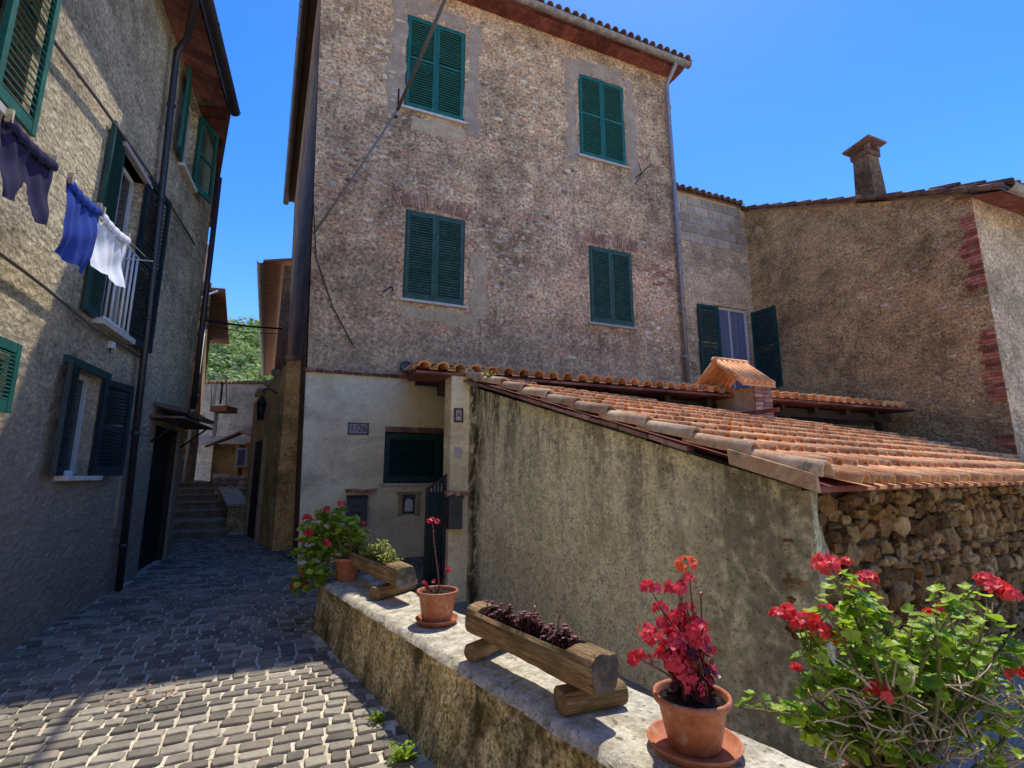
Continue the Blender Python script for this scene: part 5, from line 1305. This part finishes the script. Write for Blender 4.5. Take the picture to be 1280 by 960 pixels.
# small house with window
t = empty('small_house', (0,0,0), 0, 'small beige house with a pale window at the end of the alley', 'house')
m = MB(); fbox(m, 17, 258, 300, 555, 640, 3); fbox(m, 17.05, 298, 318, 553, 640, 3); m.build('wall', M_['ochre'], t)
m = MB(); a = Yp(256,560,16.7); b = Yp(300,541,16.7); c_ = Yp(318,548,16.7)
m.add([a, b, b+Vector((0,1.5,.4)), a+Vector((0,1.5,.4)), a+Vector((0,0,.07)), b+Vector((0,0,.07)), b+Vector((0,1.5,.5)), a+Vector((0,1.5,.5))], [(0,1,5,4),(4,5,6,7),(1,2,6,5),(3,0,4,7),(0,3,2,1)]); m.add([b, c_, c_+Vector((0,1.5,.4)), b+Vector((0,1.5,.4)), b+Vector((0,0,.07)), c_+Vector((0,0,.07)), c_+Vector((0,1.5,.5)), b+Vector((0,1.5,.5))], [(0,1,5,4),(4,5,6,7),(1,2,6,5),(0,3,2,1)]); m.build('roof', M_['tile_l'], t)
m = MB(); fbox(m, 16.96, 293, 310, 560, 584, .05); f = m.build('window', M_['frame'], t); m = MB(); fbox(m, 16.95, 296, 307, 562, 582, .01); m.build('pane', M_['curtain'], f)
# balcony with washing
t = empty('balcony', (0,0,0), 0, 'small cluttered balcony with white rail and hanging cloths on the dark stone house', 'balcony')
m = MB(); fbox(m, 15.0, 262, 284, 507, 514, .6); m.build('slab', M_['brick'], t)
m = MB(); p = [Yp(x, y, 15) for x, y in ((264,507),(264,480),(283,470),(283,507))]; m.tube(p, .02, 5); m.tube([Yp(264,466,15),Yp(285,474,15)], .02, 5); m.build('rail', M_['frame'], t)
m = MB(); fbox(m, 15.1, 265, 271, 480, 506, .02, .2); m.build('cloth', M_['whitec'], t); m = MB(); fbox(m, 15.12, 274, 279, 478, 505, .02, .2); m.build('cloth', M_['purple'], t)
t = empty('hanging_sheet', (0,0,0), 0, 'white sheet hanging under the cluttered balcony at the alley bend', 'laundry')
m = MB(); a = Yp(264,550,15.2); b = Yp(273,515,15.2); m.grid(lambda u,v: (a.x+(b.x-a.x)*u, 15.2+.06*sin(u*9+v), b.z+(a.z-b.z)*v*(1-.2*u)), 10, 8); m.build('cloth', M_['whitec'], t)
# ochre lean-to house on the right side of the alley
oh = empty('ochre_house', (-4.02, 8.74, 0), 0, 'narrow ochre rendered low house with broken tiles on top, right side of the alley', 'house')
d = Vector((-1.26,1.76,0)); d2 = d.normalized(); n_ = Vector((d2.y,-d2.x,0))
m = MB(); zs = (3.55, 3.0)
A_, B_ = Vector((0,0,0)), d*1.55; 
m.add([A_+Vector((0,0,-.5)), B_+Vector((0,0,-.5)), B_+Vector((0,0,3.15)), A_+Vector((0,0,3.5)), n_*1.2+Vector((0,0,-.5)), n_*1.2+Vector((0,0,3.9)), B_+n_*1.2+Vector((0,0,-.5)), B_+n_*1.2+Vector((0,0,3.5))], [(0,1,2,3),(0,4,5,3),(1,6,7,2),(3,5,7,2)][:4], .5); m.build('wall', M_['ochre'], oh)
m = MB()
for i in range(26):
    q = U(0,1); p = B_*q+Vector((0,0,3.5-.35*q+U(.0,.25)))+n_*U(-.1,.25); m.tube([p, p+Vector((U(-.1,.1),U(-.1,.1),.02))+n_*U(.2,.35)], .07, 7, U(0,1))
m.build('broken_tiles', M_['tile_l'], oh)
m = MB(); m.obox(d*.9+Vector((0,0,1.2))-n_*.02, d2*.35, n_*.03, (0,0,1.0)); m.build('door', M_['door'], oh)
m = MB(); m.obox(d*.62+Vector((0,0,1.2))-n_*.03, d2*.06, n_*.04, (0,0,1.05)); m.build('door_post', M_['patch'], oh); m = MB(); m.obox(d*1.2+Vector((0,0,1.2))-n_*.03, d2*.06, n_*.04, (0,0,1.05)); m.build('door_post', M_['patch'], oh)
# street lantern
lw = Yp(327, 505, 9.2); t = empty('wall_lantern', tuple(lw), 0, 'black wall lantern on a curved bracket, right side of the alley', 'lantern')
m = MB(); m.tube([(.25,.1,.2),(.1,0,.3),(0,0,.25),(0,0,.16)], .014, 6); m.build('bracket', M_['iron'], t)
m = MB(); m.lathe([(.09,0),(.1,.02),(.03,.12),(.015,.16)], (0,0,.0), 6); m.lathe([(.05,-.3),(.055,-.29)], (0,0,0), 6)
for k in range(6): a=k*pi/3; m.tube([(.085*cos(a),.085*sin(a),0),(.05*cos(a),.05*sin(a),-.29)], .006, 4)
m.build('frame', M_['iron'], t); m = MB(); m.lathe([(.046,-.28),(.078,-.005)], (0,0,0), 6); m.build('glass', M_['glass'], t)
# house with deep eave beyond the tall house
p1 = Mf.w(fl_x := -1.28-.3, 9.5); 
A1 = Vector((-8.2+.45, 16.0, 0)); A2 = Vector((-17.5+.45, 35.0, 0)); t = empty('far_eave_house', tuple(A1), 0, 'far house beyond the tall house whose reddish eave juts over the alley', 'house')
dd = A2-A1; dn = dd.normalized(); nn2 = Vector((dn.y,-dn.x,0)); H2 = 8.55
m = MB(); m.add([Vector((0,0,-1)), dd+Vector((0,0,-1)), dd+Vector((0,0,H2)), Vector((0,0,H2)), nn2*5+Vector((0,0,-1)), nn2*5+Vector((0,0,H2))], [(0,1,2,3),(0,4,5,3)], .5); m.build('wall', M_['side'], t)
m = MB(); o_ = -nn2*.55
m.add([o_+Vector((0,-.2,H2)), dd+o_+Vector((0,0,H2)), dd+nn2*5+Vector((0,0,H2+1.5)), nn2*5+Vector((0,-.2,H2+1.5))]+[o_+Vector((0,-.2,H2-.06)), dd+o_+Vector((0,0,H2-.06)), dd+nn2*5+Vector((0,0,H2+1.44)), nn2*5+Vector((0,-.2,H2+1.44))], [(0,1,2,3),(4,7,6,5),(0,4,5,1),(0,3,7,4)], .5)
r = m.build('roof', M_['brick'], t)
m = MB(); gutter(m, o_+Vector((0,-.2,H2-.02))-nn2*.08, dd+o_+Vector((0,0,H2-.05))-nn2*.08, .12, seg=3); m.build('gutter', M_['gutter'], t)
# span cable across the alley
a = Lf.w(2.5,-.05, Lf.pix(244,396)[1]); b = Vector((-5.0, 11.0, 0)); b = Yp(352, 411, 11.0)
f = MB(); f.tube([a,(a+b)/2+Vector((0,0,-.03)),b], .02, 6); f.tube([a+Vector((0,0,-.08)),(a+b)/2+Vector((0,0,-.16)),b+Vector((0,0,-.12))], .008, 5); f.build('span_cable', M_['cable_d'], label='dark cables spanning the alley behind the left house', cat='cable')
# orange chimney far behind left house
t = empty('orange_chimney', tuple(Yp(254,310,20)), 0, 'orange brick chimney pot just showing above the left house corner', 'chimney')
m = MB(); m.box(-.3,.18,-.2,.2,-1.5,.1); m.build('stack', M_['brick'], t); m = MB(); m.box(-.35,.24,-.26,.26,.1,.16); m.box(-.3,.45,-.02,.0,.3,.32); m.build('cap', M_['tile'], t)
# hill
random.seed(131)
def hz(X, Y): 
    return 1+max(0,(Y-40))*.5*(1-.0)+2.5*noise.noise(Vector((X*.03,Y*.03,1)))-max(0,abs(X+38)-22)*.12
mb = MB()
mb.grid(lambda u,v: (-130+150*u, 40+70*v, hz(-130+150*u, 40+70*v)*(1 if v < .75 else max(0,(1-v)/.25))), 50, 30, .5); mb.build('hill', M_['hill'], kind='structure')
mb = MB()
for i in range(420):
    Y = U(44,88); X = Y*(-.5+U(-.16,.12)); r_ = U(1.2,2.4); c = Vector((X, Y, hz(X,Y)+r_*.6)); tn = U(0,1)
    for k in range(55):
        d = rnd_dir(.3); p = c+Vector((d.x*r_,d.y*r_,d.z*r_*1.1))*U(.7,1.05); s = U(.18,.4); n_ = (d+Vector((U(-.5,.5),U(-.5,.5),U(-.5,.5)))).normalized(); a = n_.cross(Vector((0,0,1))).normalized(); b = n_.cross(a)
        mb.add([p+a*s, p+b*s*.8, p-a*s, p-b*s], [(0,1,2,3)], min(1,max(0,tn*.6+U(0,.4))), False)
mb.build('hill_trees', M_['far_leaf'], label='green wooded hillside seen at the end of the alley', cat='trees', kind='stuff')

# unseen house added behind the camera to bounce warm sunlight onto shaded fronts
Bf = Frame(9, -6.5, 262)
t = fempty('unseen_bounce_house', Bf, 'unseen cream house added behind the camera to bounce light onto the shaded fronts', 'house')
hol = [(2+3.2*i, 3.1+3.2*i, z, z+1.5) for i in range(6) for z in (1.0, 4.1)]
m = MB(); wall_panel(m, 0, 22, -1, 7, hol, 0, .2); m.quad((0,0,-1),(0,6,-1),(0,6,7),(0,0,7)); m.quad((22,0,-1),(22,6,-1),(22,6,7),(22,0,7)); m.quad((0,6,-1),(22,6,-1),(22,6,7),(0,6,7)); m.build('wall', M_['cream'], t)
m = MB(); m.add([(-.4,-.4,6.95),(22.4,-.4,6.95),(22.4,3,8.2),(-.4,3,8.2),(22.4,6.4,6.95),(-.4,6.4,6.95)], [(0,1,2,3),(3,2,4,5),(0,3,5),(1,4,2)]); m.build('roof', M_['tile'], t)
for h in hol:
    m = MB(); m.box(h[0], h[1], .1, .13, h[2], h[3]); m.build('window', M_['green_w'], t)
# ================================================================== LIGHT, SKY, CAMERA
SAZ, SEL = 22.5, 66
sun = bpy.data.lights.new('sun', 'SUN'); sun.energy = 5; sun.angle = radians(.5); sun.color = (1,.95,.86)
so = bpy.data.objects.new('sun', sun); COL.objects.link(so)
dirv = Vector((sin(radians(SAZ))*cos(radians(SEL)), cos(radians(SAZ))*cos(radians(SEL)), sin(radians(SEL))))
so.rotation_euler = dirv.to_track_quat('Z','Y').to_euler()
w = bpy.data.worlds.new('World'); scene.world = w; w.use_nodes = True; nt = w.node_tree; nt.nodes.clear()
sky = nt.nodes.new('ShaderNodeTexSky'); sky.sky_type = 'NISHITA'; sky.sun_disc = False; sky.sun_elevation = radians(SEL); sky.sun_rotation = radians(SAZ)
sky.altitude = 600; sky.air_density = 1.0; sky.dust_density = .2; sky.ozone_density = 3
hs = nt.nodes.new('ShaderNodeHueSaturation'); hs.inputs['Hue'].default_value = .516; hs.inputs['Saturation'].default_value = 1.36; hs.inputs['Value'].default_value = 2.05
bg = nt.nodes.new('ShaderNodeBackground'); bg.inputs[1].default_value = .15; ou = nt.nodes.new('ShaderNodeOutputWorld')
nt.links.new(sky.outputs[0], hs.inputs['Color']); nt.links.new(hs.outputs[0], bg.inputs[0]); nt.links.new(bg.outputs[0], ou.inputs[0])
cam = bpy.data.cameras.new('camera'); cam.sensor_width = 36; cam.lens = FP/1280*36; cam.clip_end = 1000; cam.clip_start = .05
co = bpy.data.objects.new('camera', cam); COL.objects.link(co); co.location = (0,0,CZ); co.rotation_euler = (radians(90)+TH, 0, 0); scene.camera = co
scene.view_settings.view_transform = 'Standard'; scene.view_settings.look = 'None'; scene.view_settings.exposure = 0
scene.cycles.max_bounces = 9; scene.cycles.diffuse_bounces = 5
